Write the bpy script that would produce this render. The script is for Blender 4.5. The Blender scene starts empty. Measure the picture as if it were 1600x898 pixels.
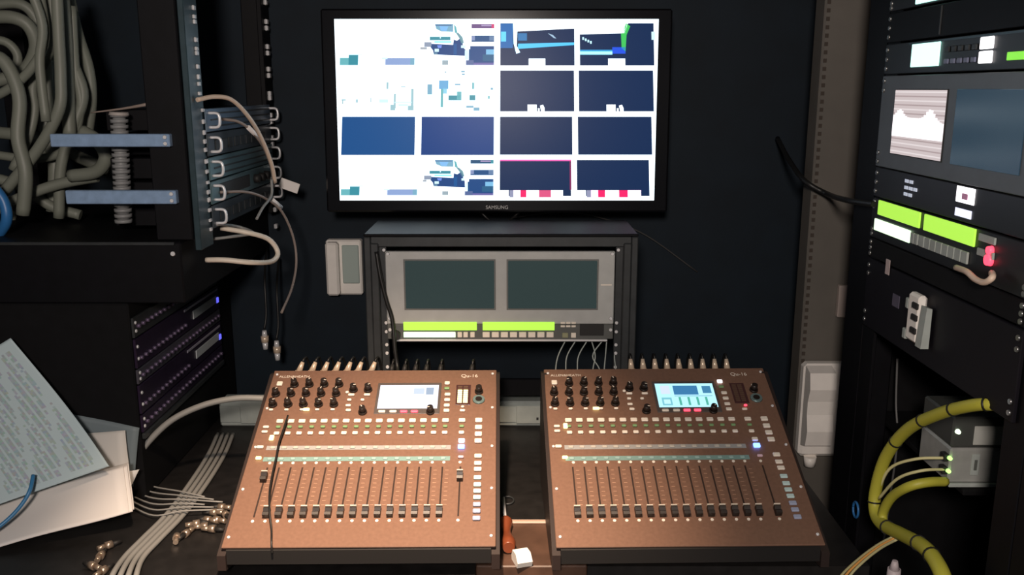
import bpy, math, random
from math import sin, cos, pi, radians
from mathutils import Vector, Matrix

random.seed(7)
scene = bpy.context.scene
col = scene.collection

# ------------------------------------------------------------------ camera
F, PITCH, CZ = 1400.0, radians(12.5), 1.53
cam_d = bpy.data.cameras.new('camera')
cam_d.sensor_width = 36.0
cam_d.lens = F / 1600.0 * 36.0
cam_d.clip_start = 0.02
cam = bpy.data.objects.new('camera', cam_d)
cam.location = (0, 0, CZ)
cam.rotation_euler = (pi / 2 - PITCH, 0, 0)
col.objects.link(cam)
scene.camera = cam

# ------------------------------------------------------------------ world, lamps, exposure
w = bpy.data.worlds.new('room_air')
scene.world = w
w.use_nodes = True
w.node_tree.nodes['Background'].inputs[0].default_value = (0.012, 0.02, 0.032, 1)
w.node_tree.nodes['Background'].inputs[1].default_value = 0.25

def spot(name, loc, target, power, color, angle, blend, radius):
    d = bpy.data.lights.new(name, 'SPOT')
    d.energy = power; d.color = color; d.spot_size = radians(angle); d.spot_blend = blend
    d.shadow_soft_size = radius
    o = bpy.data.objects.new(name, d)
    o.location = loc
    o.rotation_euler = (Vector(target) - Vector(loc)).to_track_quat('-Z', 'Y').to_euler()
    col.objects.link(o)
    return o

spot('ceiling_spotlight', (-0.14, 0.62, CZ + 0.68), (-0.20, 1.33, CZ - 0.72), 275, (1.0, 0.74, 0.53), 43, 1.0, 0.035)
amb = bpy.data.lights.new('wall_lamp_behind_operator', 'POINT')
amb.energy = 100.0; amb.color = (1.0, 0.87, 0.78); amb.shadow_soft_size = 0.10
ambo = bpy.data.objects.new('wall_lamp_behind_operator', amb)
ambo.location = (-0.10, -0.50, CZ + 0.30)
col.objects.link(ambo)

scene.view_settings.view_transform = 'Standard'
scene.view_settings.look = 'None'
scene.view_settings.gamma = 1.0
scene.view_settings.exposure = 0.0
scene.view_settings.use_curve_mapping = False

# ------------------------------------------------------------------ helpers
def ray(px, py):
    a = (px - 800) / F; b = (py - 449) / F
    return Vector((a, cos(PITCH) - b * sin(PITCH), -(sin(PITCH) + b * cos(PITCH))))

def P(px, py, X=None, Y=None, Z=None):
    """photo pixel -> point on the plane X=, Y= or Z= (Z is relative to eye height)"""
    d = ray(px, py)
    t = X / d.x if X is not None else (Y / d.y if Y is not None else Z / d.z)
    p = d * t
    return Vector((p.x, p.y, p.z + CZ))

MATS = {}
def mat(name, c, rough=0.5, metal=0.0, em=0.0, emc=None, noise=0.0, nscale=40.0, bump=0.0, spec=0.5, coat=0.0):
    if name in MATS:
        return MATS[name]
    m = bpy.data.materials.new(name); m.use_nodes = True
    nt = m.node_tree; b = nt.nodes['Principled BSDF']
    b.inputs['Base Color'].default_value = (*c, 1)
    b.inputs['Roughness'].default_value = rough
    b.inputs['Metallic'].default_value = metal
    b.inputs['Specular IOR Level'].default_value = spec
    b.inputs['Coat Weight'].default_value = coat
    if em > 0:
        b.inputs['Emission Color'].default_value = (*(emc or c), 1)
        b.inputs['Emission Strength'].default_value = em
    if noise > 0 or bump > 0:
        tc = nt.nodes.new('ShaderNodeTexCoord')
        n = nt.nodes.new('ShaderNodeTexNoise'); n.inputs['Scale'].default_value = nscale; n.inputs['Detail'].default_value = 4
        nt.links.new(tc.outputs['Object'], n.inputs['Vector'])
        if noise > 0:
            r = nt.nodes.new('ShaderNodeValToRGB')
            r.color_ramp.elements[0].position = 0.3; r.color_ramp.elements[1].position = 0.7
            r.color_ramp.elements[0].color = (*[v * (1 - noise) for v in c], 1)
            r.color_ramp.elements[1].color = (*[min(1, v * (1 + noise)) for v in c], 1)
            nt.links.new(n.outputs['Fac'], r.inputs['Fac'])
            nt.links.new(r.outputs['Color'], b.inputs['Base Color'])
        if bump > 0:
            bp = nt.nodes.new('ShaderNodeBump'); bp.inputs['Strength'].default_value = bump; bp.inputs['Distance'].default_value = 0.002
            nt.links.new(n.outputs['Fac'], bp.inputs['Height'])
            nt.links.new(bp.outputs['Normal'], b.inputs['Normal'])
    MATS[name] = m
    return m

def attr_mat(name, strength, rough=0.25):
    """flat picture: emission colour comes from the picture's own colour attribute"""
    m = bpy.data.materials.new(name); m.use_nodes = True
    nt = m.node_tree; b = nt.nodes['Principled BSDF']
    a = nt.nodes.new('ShaderNodeAttribute'); a.attribute_name = 'picture'
    b.inputs['Base Color'].default_value = (0.01, 0.01, 0.012, 1)
    b.inputs['Roughness'].default_value = rough
    b.inputs['Specular IOR Level'].default_value = 0.10
    b.inputs['Emission Strength'].default_value = strength
    nt.links.new(a.outputs['Color'], b.inputs['Emission Color'])
    return m

def print_mat(name, rough=0.6):
    m = bpy.data.materials.new(name); m.use_nodes = True
    nt = m.node_tree; b = nt.nodes['Principled BSDF']
    a = nt.nodes.new('ShaderNodeAttribute'); a.attribute_name = 'picture'
    b.inputs['Roughness'].default_value = rough
    nt.links.new(a.outputs['Color'], b.inputs['Base Color'])
    return m

class G:
    """collects shapes for one mesh"""
    def __init__(s): s.v = []; s.f = []; s.c = []; s.smooth = []
    def _add(s, vs, fs, smooth=False, color=None):
        o = len(s.v); s.v += [tuple(p) for p in vs]
        for f in fs:
            s.f.append([i + o for i in f]); s.smooth.append(smooth); s.c.append(color)
        return s
    def box(s, x0, x1, y0, y1, z0, z1, b=0.0):
        b = min(b, (x1 - x0) * .49, (y1 - y0) * .49, (z1 - z0) * .49)
        if b <= 0:
            vs = [(x, y, z) for x in (x0, x1) for y in (y0, y1) for z in (z0, z1)]
            return s._add(vs, [(0, 1, 3, 2), (4, 6, 7, 5), (0, 4, 5, 1), (2, 3, 7, 6), (0, 2, 6, 4), (1, 5, 7, 3)])
        import itertools
        vs = []; idx = {}
        lo = (x0, y0, z0); hi = (x1, y1, z1)
        for sg in itertools.product((0, 1), repeat=3):
            for ax in range(3):
                p = []
                for k in range(3):
                    base = hi[k] if sg[k] else lo[k]
                    p.append(base if k == ax else base + (-b if sg[k] else b))
                idx[(sg, ax)] = len(vs); vs.append(p)
        fs = []
        for ax in range(3):
            o1, o2 = [k for k in range(3) if k != ax]
            for sd in (0, 1):
                q = []
                for a, c in ((0, 0), (1, 0), (1, 1), (0, 1)):
                    sg = [0, 0, 0]; sg[ax] = sd; sg[o1] = a; sg[o2] = c
                    q.append(idx[(tuple(sg), ax)])
                fs.append(q)
        for ax in range(3):
            o1, o2 = [k for k in range(3) if k != ax]
            for a in (0, 1):
                for c in (0, 1):
                    s0 = [0, 0, 0]; s1 = [0, 0, 0]; s0[ax] = 0; s1[ax] = 1
                    for t in (s0, s1): t[o1] = a; t[o2] = c
                    fs.append([idx[(tuple(s0), o1)], idx[(tuple(s1), o1)], idx[(tuple(s1), o2)], idx[(tuple(s0), o2)]])
        for sg in itertools.product((0, 1), repeat=3):
            fs.append([idx[(sg, 0)], idx[(sg, 1)], idx[(sg, 2)]])
        return s._add(vs, fs)
    def cyl(s, p0, p1, r0, r1=None, n=12, caps=True):
        r1 = r0 if r1 is None else r1
        p0 = Vector(p0); p1 = Vector(p1); ax = (p1 - p0).normalized()
        u = ax.orthogonal().normalized(); v = ax.cross(u)
        vs = [p0 + (u * cos(2 * pi * k / n) + v * sin(2 * pi * k / n)) * r0 for k in range(n)]
        vs += [p1 + (u * cos(2 * pi * k / n) + v * sin(2 * pi * k / n)) * r1 for k in range(n)]
        s._add(vs, [(k, (k + 1) % n, n + (k + 1) % n, n + k) for k in range(n)], True)
        if caps:
            o = len(s.v) - 2 * n
            s.f.append([o + k for k in reversed(range(n))]); s.f.append([o + n + k for k in range(n)])
            s.smooth += [False, False]; s.c += [None, None]
        return s
    def tube(s, pts, r, n=8, res=6):
        pts = [Vector(p) for p in pts]
        path = []
        ext = [pts[0] * 2 - pts[1]] + pts + [pts[-1] * 2 - pts[-2]]
        for i in range(1, len(ext) - 2):
            a, b, c, d = ext[i - 1], ext[i], ext[i + 1], ext[i + 2]
            for k in range(res):
                t = k / res
                path.append(0.5 * ((2 * b) + (c - a) * t + (2 * a - 5 * b + 4 * c - d) * t * t + (3 * b - a - 3 * c + d) * t ** 3))
        path.append(pts[-1])
        rs = r if callable(r) else (lambda t: r)
        m = len(path); vs = []; u = None
        for i, q in enumerate(path):
            tg = (path[min(i + 1, m - 1)] - path[max(i - 1, 0)]).normalized()
            u = tg.orthogonal().normalized() if u is None else (u - tg * u.dot(tg)).normalized()
            v = tg.cross(u); rr = rs(i / (m - 1))
            vs += [q + (u * cos(2 * pi * k / n) + v * sin(2 * pi * k / n)) * rr for k in range(n)]
        fs = [(i * n + k, i * n + (k + 1) % n, (i + 1) * n + (k + 1) % n, (i + 1) * n + k) for i in range(m - 1) for k in range(n)]
        s._add(vs, fs, True)
        o = len(s.v) - m * n
        s.f.append([o + k for k in reversed(range(n))]); s.f.append([o + (m - 1) * n + k for k in range(n)])
        s.smooth += [False, False]; s.c += [None, None]
        return s
    def prism(s, prof, x0, x1):
        """profile of (y,z) points swept along x"""
        n = len(prof)
        vs = [(x0, y, z) for y, z in prof] + [(x1, y, z) for y, z in prof]
        return s._add(vs, [(k, (k + 1) % n, n + (k + 1) % n, n + k) for k in range(n)] + [list(reversed(range(n))), list(range(n, 2 * n))])
    def poly(s, pts, color=None):
        return s._add(pts, [list(range(len(pts)))], False, color)
    def mesh(s, name, m):
        me = bpy.data.meshes.new(name)
        me.from_pydata(s.v, [], s.f)
        me.polygons.foreach_set('use_smooth', s.smooth)
        if any(c is not None for c in s.c):
            at = me.color_attributes.new('picture', 'FLOAT_COLOR', 'CORNER')
            for p, c in zip(me.polygons, s.c):
                for li in p.loop_indices:
                    at.data[li].color = (*(c or (0, 0, 0)), 1)
        if m: me.materials.append(m)
        me.update()
        return me

def link(name, data, parent=None, loc=(0, 0, 0), rot=(0, 0, 0), scale=None):
    o = bpy.data.objects.new(name, data)
    col.objects.link(o)
    if parent: o.parent = parent
    o.location = loc; o.rotation_euler = rot
    if scale: o.scale = scale
    return o

def fix(me):
    import bmesh
    bm = bmesh.new(); bm.from_mesh(me); bmesh.ops.recalc_face_normals(bm, faces=bm.faces); bm.to_mesh(me); bm.free()
    return me

def obj(name, g, m, parent=None, loc=(0, 0, 0), rot=(0, 0, 0), fixn=True):
    me = g.mesh(name, m)
    if fixn: fix(me)
    return link(name, me, parent, loc, rot)

def tag(o, label, cat, group=None):
    o['label'] = label; o['category'] = cat
    if group: o['group'] = group
    return o

def thing(name, label, cat, loc=(0, 0, 0), rot=(0, 0, 0), group=None):
    return tag(link(name, None, None, loc, rot), label, cat, group)

def struct(name, g, m, parent=None):
    o = obj(name, g, m, parent)
    o['kind'] = 'structure'
    return o

def text(name, body, size, m, parent, loc, rot, align='LEFT'):
    cu = bpy.data.curves.new(name, 'FONT'); cu.body = body; cu.size = size; cu.align_x = align; cu.extrude = 0.0001
    tmp = bpy.data.objects.new(name, cu); col.objects.link(tmp)
    dg = bpy.context.evaluated_depsgraph_get()
    me = bpy.data.meshes.new_from_object(tmp.evaluated_get(dg))
    bpy.data.objects.remove(tmp)
    me.materials.clear(); me.materials.append(m)
    return link(name, me, parent, loc, rot)

def srgb(r, g, b):
    f = lambda v: (v / 255) / 12.92 if v <= 10 else (((v / 255) + 0.055) / 1.055) ** 2.4
    return (f(r), f(g), f(b))

# ------------------------------------------------------------------ materials
BLACK = mat('black_paint', (0.003, 0.003, 0.0045), 0.55, noise=.2, spec=.2)
MATTE = mat('matte_black', (0.004, 0.004, 0.005), 0.75, noise=.2, spec=.2)
WALL = mat('charcoal_wall_panel', (0.0045, 0.011, 0.019), 0.7, noise=.15, nscale=12, bump=.15, spec=.3)
FLOORM = mat('dark_floor', (0.015, 0.015, 0.017), 0.6, noise=.3)
RUBBER = mat('black_rubber', (0.014, 0.013, 0.013), 0.6)
CHARC = mat('charcoal_steel', (0.038, 0.042, 0.045), 0.45, 0.2, noise=.15)
RAILM = mat('blue_grey_rail_steel', (0.045, 0.075, 0.09), 0.36, 0.4, noise=.15)
STEEL = mat('bright_steel', (0.86, 0.86, 0.88), 0.3, 0.25)
BRASS = mat('nickel_plug', (0.86, 0.68, 0.52), 0.28, 0.3)
ALU = mat('brushed_aluminium', (0.30, 0.44, 0.66), 0.38, 0.3, noise=.12, nscale=60)
CONS = mat('brown_console_panel', (0.20, 0.112, 0.078), 0.42, noise=.08, nscale=160, spec=.35)
CONSIDE = mat('console_side_plastic', (0.03, 0.02, 0.018), 0.5)
KNOB = mat('black_knob', (0.018, 0.012, 0.010), 0.45)
KEY = mat('cream_key', (0.88, 0.80, 0.70), 0.45)
KEYB = mat('blue_grey_key', (0.36, 0.40, 0.55), 0.45)
KEYT = mat('pale_teal_key', (0.55, 0.72, 0.72), 0.45)
CAPTOP = mat('cap_highlight', (0.75, 0.66, 0.55), 0.5)
SLOT = mat('fader_slot', (0.03, 0.015, 0.01), 0.8)
LEDG = mat('green_lamp', (0.5, 0.9, 0.2), 0.4, em=2.2, emc=(0.75, 1.0, 0.22))
LEDgd = mat('dim_green_lamp', (0.20, 0.36, 0.16), 0.5)
LEDB = mat('blue_lamp', (0.2, 0.3, 1), 0.4, em=5.0, emc=(0.10, 0.22, 1.0))
LEDBW = mat('white_blue_lamp', (0.7, 0.8, 1), 0.4, em=3.0, emc=(0.6, 0.75, 1.0))
LEDR = mat('red_lamp', (1, 0.1, 0.12), 0.4, em=2.2, emc=(1.0, 0.05, 0.10))
LEDY = mat('yellow_lamp', (1, 0.95, 0.5), 0.4, em=1.6, emc=(1.0, 0.92, 0.35))
LEDW = mat('white_lamp', (1, 1, 1), 0.4, em=1.8, emc=(1.0, 0.97, 1.0))
STRIPEL = mat('grey_label_stripe', (0.34, 0.34, 0.34), 0.5)
STRIPET = mat('teal_label_stripe', (0.20, 0.33, 0.31), 0.5)
PRINT = mat('cream_lettering', (0.85, 0.76, 0.66), 0.5)
PLAST = mat('white_plastic', (0.93, 0.89, 0.84), 0.4, noise=.03)
PLASTG = mat('pale_grey_plastic', (0.38, 0.42, 0.40), 0.5, noise=.08)
PANEL = mat('warm_grey_panel', (0.46, 0.47, 0.46), 0.45, 0.15, noise=.05)
PANELB = mat('blue_grey_panel', (0.12, 0.135, 0.15), 0.45, 0.15, noise=.05)
GLASSOFF = mat('unlit_screen_reflection', (0.012, 0.02, 0.022), 0.22, em=0.06, emc=(0.42, 0.66, 0.64))  # faint even glow stands in for reflections on the switched-off glass
GLASSBL = mat('dim_blue_screen', (0.012, 0.02, 0.03), 0.2, em=0.05, emc=(0.25, 0.65, 1.0))
LCDG = mat('green_display', (0.3, 0.6, 0.05), 0.4, em=0.95, emc=(0.42, 0.82, 0.08))
LCDGW = mat('pale_green_keys', (0.6, 0.9, 0.6), 0.4, em=1.4, emc=(0.72, 1.0, 0.66))
LCDC = mat('cyan_display', (0.5, 0.95, 0.85), 0.4, em=1.6, emc=(0.50, 1.0, 0.86))
WOODM = mat('brown_desk_board', (0.085, 0.045, 0.03), 0.5, noise=.25, nscale=25)
DESKM = mat('black_desk_top', (0.012, 0.011, 0.011), 0.5, noise=.3)
PVC = mat('olive_grey_cable', (0.19, 0.205, 0.172), 0.5)
PVCW = mat('grey_white_cable', (0.27, 0.27, 0.26), 0.5)
PVCC = mat('cream_cable', (0.72, 0.56, 0.44), 0.45)
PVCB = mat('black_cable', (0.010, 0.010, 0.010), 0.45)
PVCBR = mat('brown_grey_cable', (0.30, 0.24, 0.21), 0.5)
BLUEC = mat('blue_cable', (0.03, 0.16, 0.42), 0.4)
YELL = mat('yellow_cable', (0.46, 0.44, 0.05), 0.5)
YELLP = mat('pale_yellow_fibre', (0.62, 0.58, 0.30), 0.5)
ORNG = mat('orange_fibre', (0.9, 0.45, 0.12), 0.5)
PURP = mat('purple_grey_panel', (0.026, 0.014, 0.038), 0.4, 0.2, noise=.15)
STRIPW = mat('pale_designation_strip', (0.62, 0.66, 0.68), 0.45)
TAGM = mat('white_cable_tag', (0.85, 0.80, 0.77), 0.5)
POST = mat('taupe_painted_post', (0.115, 0.105, 0.092), 0.6, noise=.08, nscale=15)
HOLE = mat('post_perforation', (0.05, 0.038, 0.03), 0.8)
REDP = mat('red_plastic', (0.5, 0.02, 0.04), 0.45)
AMBERP = mat('amber_plastic', (0.20, 0.05, 0.02), 0.35)
PICT = attr_mat('television_picture', 1.0, 0.3)
PICT2 = attr_mat('small_display_picture', 1.0)
PAPERP = print_mat('printed_paper')

# ------------------------------------------------------------------ the room
struct('floor', G().box(-1.3, 1.3, -0.9, 2.3, -0.05, 0.0), FLOORM)
struct('ceiling', G().box(-1.3, 1.3, -0.9, 2.3, CZ + .75, CZ + .80), WALL)
struct('wall_back', G().box(-1.3, 1.3, 2.2, 2.3, 0, CZ + .75), WALL)
struct('wall_left', G().box(-1.4, -1.3, -0.9, 2.3, 0, CZ + .75), WALL)
struct('wall_right', G().box(1.3, 1.4, -0.9, 2.3, 0, CZ + .75), WALL)
struct('wall_front', G().box(-1.3, 1.3, -1.0, -0.9, 0, CZ + .75), WALL)

# perforated post against the back wall
g = G().box(.636, .76, 1.90, 1.96, 0, CZ + .74, .004)
post = struct('trim_1', g, POST)
g = G()
for k in range(62):
    z = CZ + .30 - k * .0165
    g.box(.640, .647, 1.8985, 1.9005, z, z + .008)
pf = obj('perforation', g, HOLE, post)
pf['kind'] = 'stuff'

# ------------------------------------------------------------------ desk
DZ = CZ - .775
desk = thing('desk', 'long black desk with a brown front board under the two mixing consoles', 'desk', (0, 0, 0))
obj('desktop', G().box(-1.25, .595, 1.515, 2.19, DZ - .03, DZ), DESKM, desk)
obj('front_board', G().box(-.06, .125, 1.355, 1.514, DZ - .03, DZ, .002), WOODM, desk)
obj('front_board', G().box(.1255, .595, 1.355, 1.5149, DZ - .03, DZ), DESKM, desk)
obj('front_board', G().box(-1.25, -.0605, 1.325, 1.5149, DZ - .03, DZ), DESKM, desk)
obj('edge_strip', G().box(-.06, .125, 1.503, 1.5135, DZ, DZ + .004, .001), mat('pale_edge_strip', (.5, .36, .28), .4), desk)
obj('front_panel', G().box(-1.25, .595, 1.40, 1.42, 0.06, DZ - .031), MATTE, desk)
for x in (-1.2, -.35, .55):
    obj('leg', G().box(x - .02, x + .02, 2.05, 2.09, 0, DZ - .031), BLACK, desk)
    obj('leg', G().box(x - .02, x + .02, 1.43, 1.47, 0, DZ - .031), BLACK, desk)

# ------------------------------------------------------------------ mixing consoles
def keymesh(name, w_, d_, h_, m):
    return fix(G().box(-w_ / 2, w_ / 2, -d_ / 2, d_ / 2, 0, h_, .0012).mesh(name, m))
KM = {}
def key(parent, kind, u, v, w_=.010, d_=.006, h_=.004, m=None, name='button'):
    k = (kind, round(w_, 4), round(d_, 4), m.name)
    if k not in KM: KM[k] = keymesh(kind, w_, d_, h_, m)
    return link(name, KM[k], parent, (u / 1000, v / 1000, 0.0008))
g = G().cyl((0, 0, 0), (0, 0, .004), .0085, .008, 14).cyl((0, 0, .004), (0, 0, .015), .0066, .0056, 14)
KNOBME = g.mesh('knob', KNOB); fix(KNOBME)
KNOBPTR = fix(G().box(-.0007, .0007, .001, .0055, .0150, .0154).mesh('pointer', PRINT))
SCREWME = fix(G().cyl((0, 0, 0), (0, 0, .0016), .0032, .0022, 10).mesh('screw', STEEL))
g = G().prism([(-.0085, 0), (-.0085, .009), (-.004, .011), (0, .0075), (.004, .011), (.0085, .009), (.0085, 0)], -.0052, .0052)
CAPME = fix(g.mesh('fader_cap', KNOB))
CAPLINE = fix(G().box(-.0055, .0055, .0082, .0100, .006, .0112, .0004).mesh('cap_top_highlight', CAPTOP))  # pale bar paints the highlight along the top of each cap
DOTME = fix(G().cyl((0, 0, 0), (0, 0, .001), .0028, .0028, 8).mesh('indicator', KEY))

def console(label, ox, oy, oz, yaw, tilt, left):
    L, W = .424, .44
    root = thing('mixing_console', label, 'mixing console', (ox, oy, CZ + oz), (0, 0, yaw), 'digital mixing consoles on the desk')
    ct, st = cos(tilt), sin(tilt)
    base = -.775 - oz + .0022
    by, bz = L * ct, L * st
    prof = [(0, -.001), (.001, -.026), (.07, base), (by - .02, base), (by + .004, bz - .12), (by + .004, bz - .006), (by, bz - .001)]
    obj('body', G().prism(prof, -W / 2 + .008, W / 2 - .008), RUBBER, root)
    chk = [(-.004, -.002), (-.004, -.028), (.066, base + .002), (by - .018, base + .002), (by + .006, bz - .12), (by + .006, bz + .004), (by - .01, bz + .006)]
    for s in (-1, 1):
        a, b = (-W / 2 - .006, -W / 2 + .0075) if s < 0 else (W / 2 - .0075, W / 2 + .006)
        obj('end_cheek', G().prism([(y, max(z - .006, base + .0008)) for y, z in chk], a, b), CONSIDE, root)
    # top panel carries the controls, its frame: x across, y up the slope, z out of the panel
    pn = obj('control_panel', G().box(-W / 2 + .0005, W / 2 - .0005, 0.0, L, -.004, 0.0, .001), CONS, root, (0, 0, .0045), (tilt, 0, 0))
    # name plates
    text('lettering', 'ALLEN&HEATH', .0088, PRINT, pn, (-.207, .403, .0002), (0, 0, 0))
    text('lettering', 'Qu-16', .0125, PRINT, pn, (.150, .402, .0002), (0, 0, 0))
    # rotary controls
    def knob(u, v):
        k = link('knob', KNOBME, pn, (u / 1000, v / 1000, .0002)); a = random.uniform(-2, 2)
        link('pointer', KNOBPTR, k, (0, 0, 0), (0, 0, a))
    for c in range(5):
        u = -203 + c * 28.8
        if c: knob(u + 2, 381)
        knob(u, 355); knob(u, 326)
        key(pn, 'small_key', u, 311, .008, .004, m=KEY)
    key(pn, 'square_key', -201, 383, .011, .011, m=KEY)
    key(pn, 'lit_key', -126 if not left else -137, 311, .012, .006, .0046, m=LEDY)
    for u, v in ((-56, 366), (-28, 366), (-31, 305)): knob(u, v)
    for u, v, ww in ((-58, 351, .012), (-28, 351, .012), (-67, 358, .006), (-60, 337, .008), (-35, 337, .007), (-60, 322, .010), (-58, 309, .010)):
        key(pn, 'pale_key', u, v, ww, .005, m=KEY)
    # touch screen
    fr = obj('screen_bezel', G().box(-.010, .113, .301, .386, 0.0, .0012, .0006), mat('bezel_grey', (.10, .085, .08), .35), pn)
    g = G(); W0 = (0.80, 0.95, 1.15)
    sx0, sx1, sy0, sy1 = -.005, .108, .314, .379
    q = lambda a, b, c, d, colr, z=0: g.poly([(sx0 + (sx1 - sx0) * a, sy1 - (sy1 - sy0) * b, z), (sx0 + (sx1 - sx0) * a, sy1 - (sy1 - sy0) * d, z), (sx0 + (sx1 - sx0) * c, sy1 - (sy1 - sy0) * d, z), (sx0 + (sx1 - sx0) * c, sy1 - (sy1 - sy0) * b, z)], colr)
    if left:
        q(0, 0, 1, 1, (1.35, 1.35, 1.6))
        q(.58, .14, .76, .40, (.75, .85, 1.1), .0001); q(.79, .12, .92, .42, (.45, .55, .7), .0001); q(.05, .62, .2, .9, (1.0, 1.1, 1.3), .0001)
    else:
        q(0, 0, 1, 1, (.55, 1.0, 1.15))
        q(.30, .10, .72, .48, (.05, .22, .45), .0001); q(.80, .12, .95, .42, (.06, .25, .45), .0001)
        q(.08, .1, .24, .45, (.75, .85, 1.1), .0001); q(.07, .60, .24, .92, (.22, .62, .72), .0001); q(.10, .68, .21, .86, (.6, 1.0, 1.1), .0002)
        for k in range(4): q(.36 + k * .15, .58, .40 + k * .15, .92, (.10, .50, .38), .0001)
        q(.30, .52, .95, .545, (.2, .5, .6), .0001)
    obj('touch_screen', g, PICT2, pn, (0, 0, .0014), fixn=False)
    for u, m in ((5, KEY), (26, KEY), (46, LEDR), (66, LEDR)): key(pn, 'soft_key', u, 305, .013, .0055, m=m)
    knob(96, 305)
    key(pn, 'lit_square', 124, 383, .010, .008, m=LEDW if not left else KEY)
    key(pn, 'dim_key', 124, 368, .010, .006, m=LEDgd)
    for v in (351, 336, 321, 307): key(pn, 'pale_key2', 126, v, .011, .007, m=KEY)
    # level meter
    mt = obj('level_meter', G().box(.142, .170, .324, .380, 0, .001, .0004), mat('meter_window', (.07, .03, .03), .3), pn)
    for k in range(9):
        lit = left and k < 7
        for uu in (.149, .160):
            o = link('meter_lamp', fix(G().box(-.0042, .0042, -.0018, .0018, 0, .0008).mesh('meter_lamp', LEDY if lit else mat('unlit_meter_lamp', (.12, .07, .05), .4))), pn, (uu + .0005, .331 + k * .0053, .001))
    key(pn, 'pale_key', 156, 307, .010, .005, m=KEY)
    key(pn, 'red_key', 156 if left else 160, 317, .006, .004, m=(LEDR if not left else KEY))
    # socket with ring
    sk = obj('phones_socket', G().cyl((0, 0, 0), (0, 0, .003), .012, .011, 18), mat('socket_ring', (.20, .30, .30), .35, .4), pn, (.186, .338, 0))
    obj('socket_hole', G().cyl((0, 0, .003), (0, 0, .0034), .0065, .0065, 14), KNOB, sk)
    link('knob', KNOBME, pn, (.186, .360, .0002))
    key(pn, 'red_key2', 186, 372, .005, .004, m=LEDR if left else KEY)
    # channel rows
    for c in range(16):
        u = -180.5 + c * 20.4
        key(pn, 'mute_key', u, 281, .0125, .0085, m=KEY)
        key(pn, 'meter_dot', u, 266, .0085, .005, m=LEDgd)
        key(pn, 'listen_key', u, 250, .010, .0065, m=KEY)
        link('indicator', DOTME, pn, (u / 1000 + .002, .179, .0002))
    for u in (156,):
        key(pn, 'mute_key', u, 281, .0125, .0085, m=KEY); key(pn, 'meter_dot', u, 266, .0085, .005, m=LEDgd); key(pn, 'listen_key', u, 250, .010, .0065, m=KEY)
        link('indicator', DOTME, pn, (u / 1000, .179, .0002))
    for v in (281, 263, 246, 229): key(pn, 'side_key', 187, v, .013, .010, m=KEY)
    for v in (266, 254): key(pn, 'tan_key', -203, v, .011, .005, m=KEY)
    key(pn, 'lit_key', -187, 238 if left else 266, .008, .012, .0046, m=LEDY)
    key(pn, 'lit_key2', -200 if left else -193, 189, .010, .006, .0046, m=LEDY)
    key(pn, 'pale_key3', -203, 216, .012, .006, m=KEY)
    # two label stripes
    obj('label_stripe', G().box(-.192, .138, .2105, .2205, 0, .0006), STRIPEL, pn)
    obj('label_stripe', G().box(-.192, .138, .1835, .1935, 0, .0006), STRIPET, pn)
    for c in range(16):
        u = -180.5 + c * 20.4
        key(pn, 'select_key', u, 215.5, .0095, .006, .0025, m=mat('grey_cream_key', (.5, .47, .42), .45))
        key(pn, 'teal_key', u, 188.5, .0085, .0055, .0022, m=mat('teal_key', (.30, .46, .44), .45))
    key(pn, 'blue_key', 157, 214, .012, .009, .005, m=LEDB)
    key(pn, 'blue_key2', 157, 229, .011, .008, .005, m=LEDBW if left else KEY)
    key(pn, 'pink_key', 157, 190, .010, .005, m=mat('pink_key', (.7, .5, .6), .4))
    # faders
    for c in range(17):
        u = (-180.5 + c * 20.4) if c < 16 else 157
        up = left and c in (0, 16)
        lo_ = 60
        sl = obj('fader_slot', G().box(-.0014, .0014, lo_ / 1000, .169, 0, .0004), SLOT, pn, (u / 1000, 0, .0001))
        cp = link('fader_cap', CAPME, pn, (u / 1000, .143 if up else .066, .0008))
        link('cap_top_highlight', CAPLINE, cp, (0, 0, 0))
        link('indicator', DOTME, pn, (u / 1000, .0515, .0002))
        if c < 15:   # printed scale beside each fader
            pass
    sc = G()
    for c in range(16):
        for k in range(9):
            v = .085 + k * .0095
            u = (-180.5 + c * 20.4 + 8) / 1000
            sc.box(u - .003, u + .003, v, v + .0009, 0, .0002)
    s_ = obj('fader_scale', sc, mat('scale_print', (.46, .27, .18), .5), pn); s_['kind'] = 'stuff'
    # user keys, white turning blue
    cols = [KEY, KEY, KEY, KEYT, KEYT, KEYT, KEYT, KEYB, KEYB, KEYB]
    for v, m in zip((192, 175, 161, 142, 126, 112, 98, 83, 69, 54), cols): key(pn, 'user_key', 187.5, v, .013, .0085, m=m)
    for v in (412, 317, 218, 120, 20):
        for u in (-212, 212): link('screw', SCREWME, pn, (u / 1000, v / 1000, .0001))
    return root

conL = console('brown mixing console with blank white screen and first fader raised', -.2456, 1.3105, -.720, .0122, .4156, True)
conR = console('brown mixing console with blue screen and all faders pulled down', .291, 1.3283, -.7281, .021, .4332, False)

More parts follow.
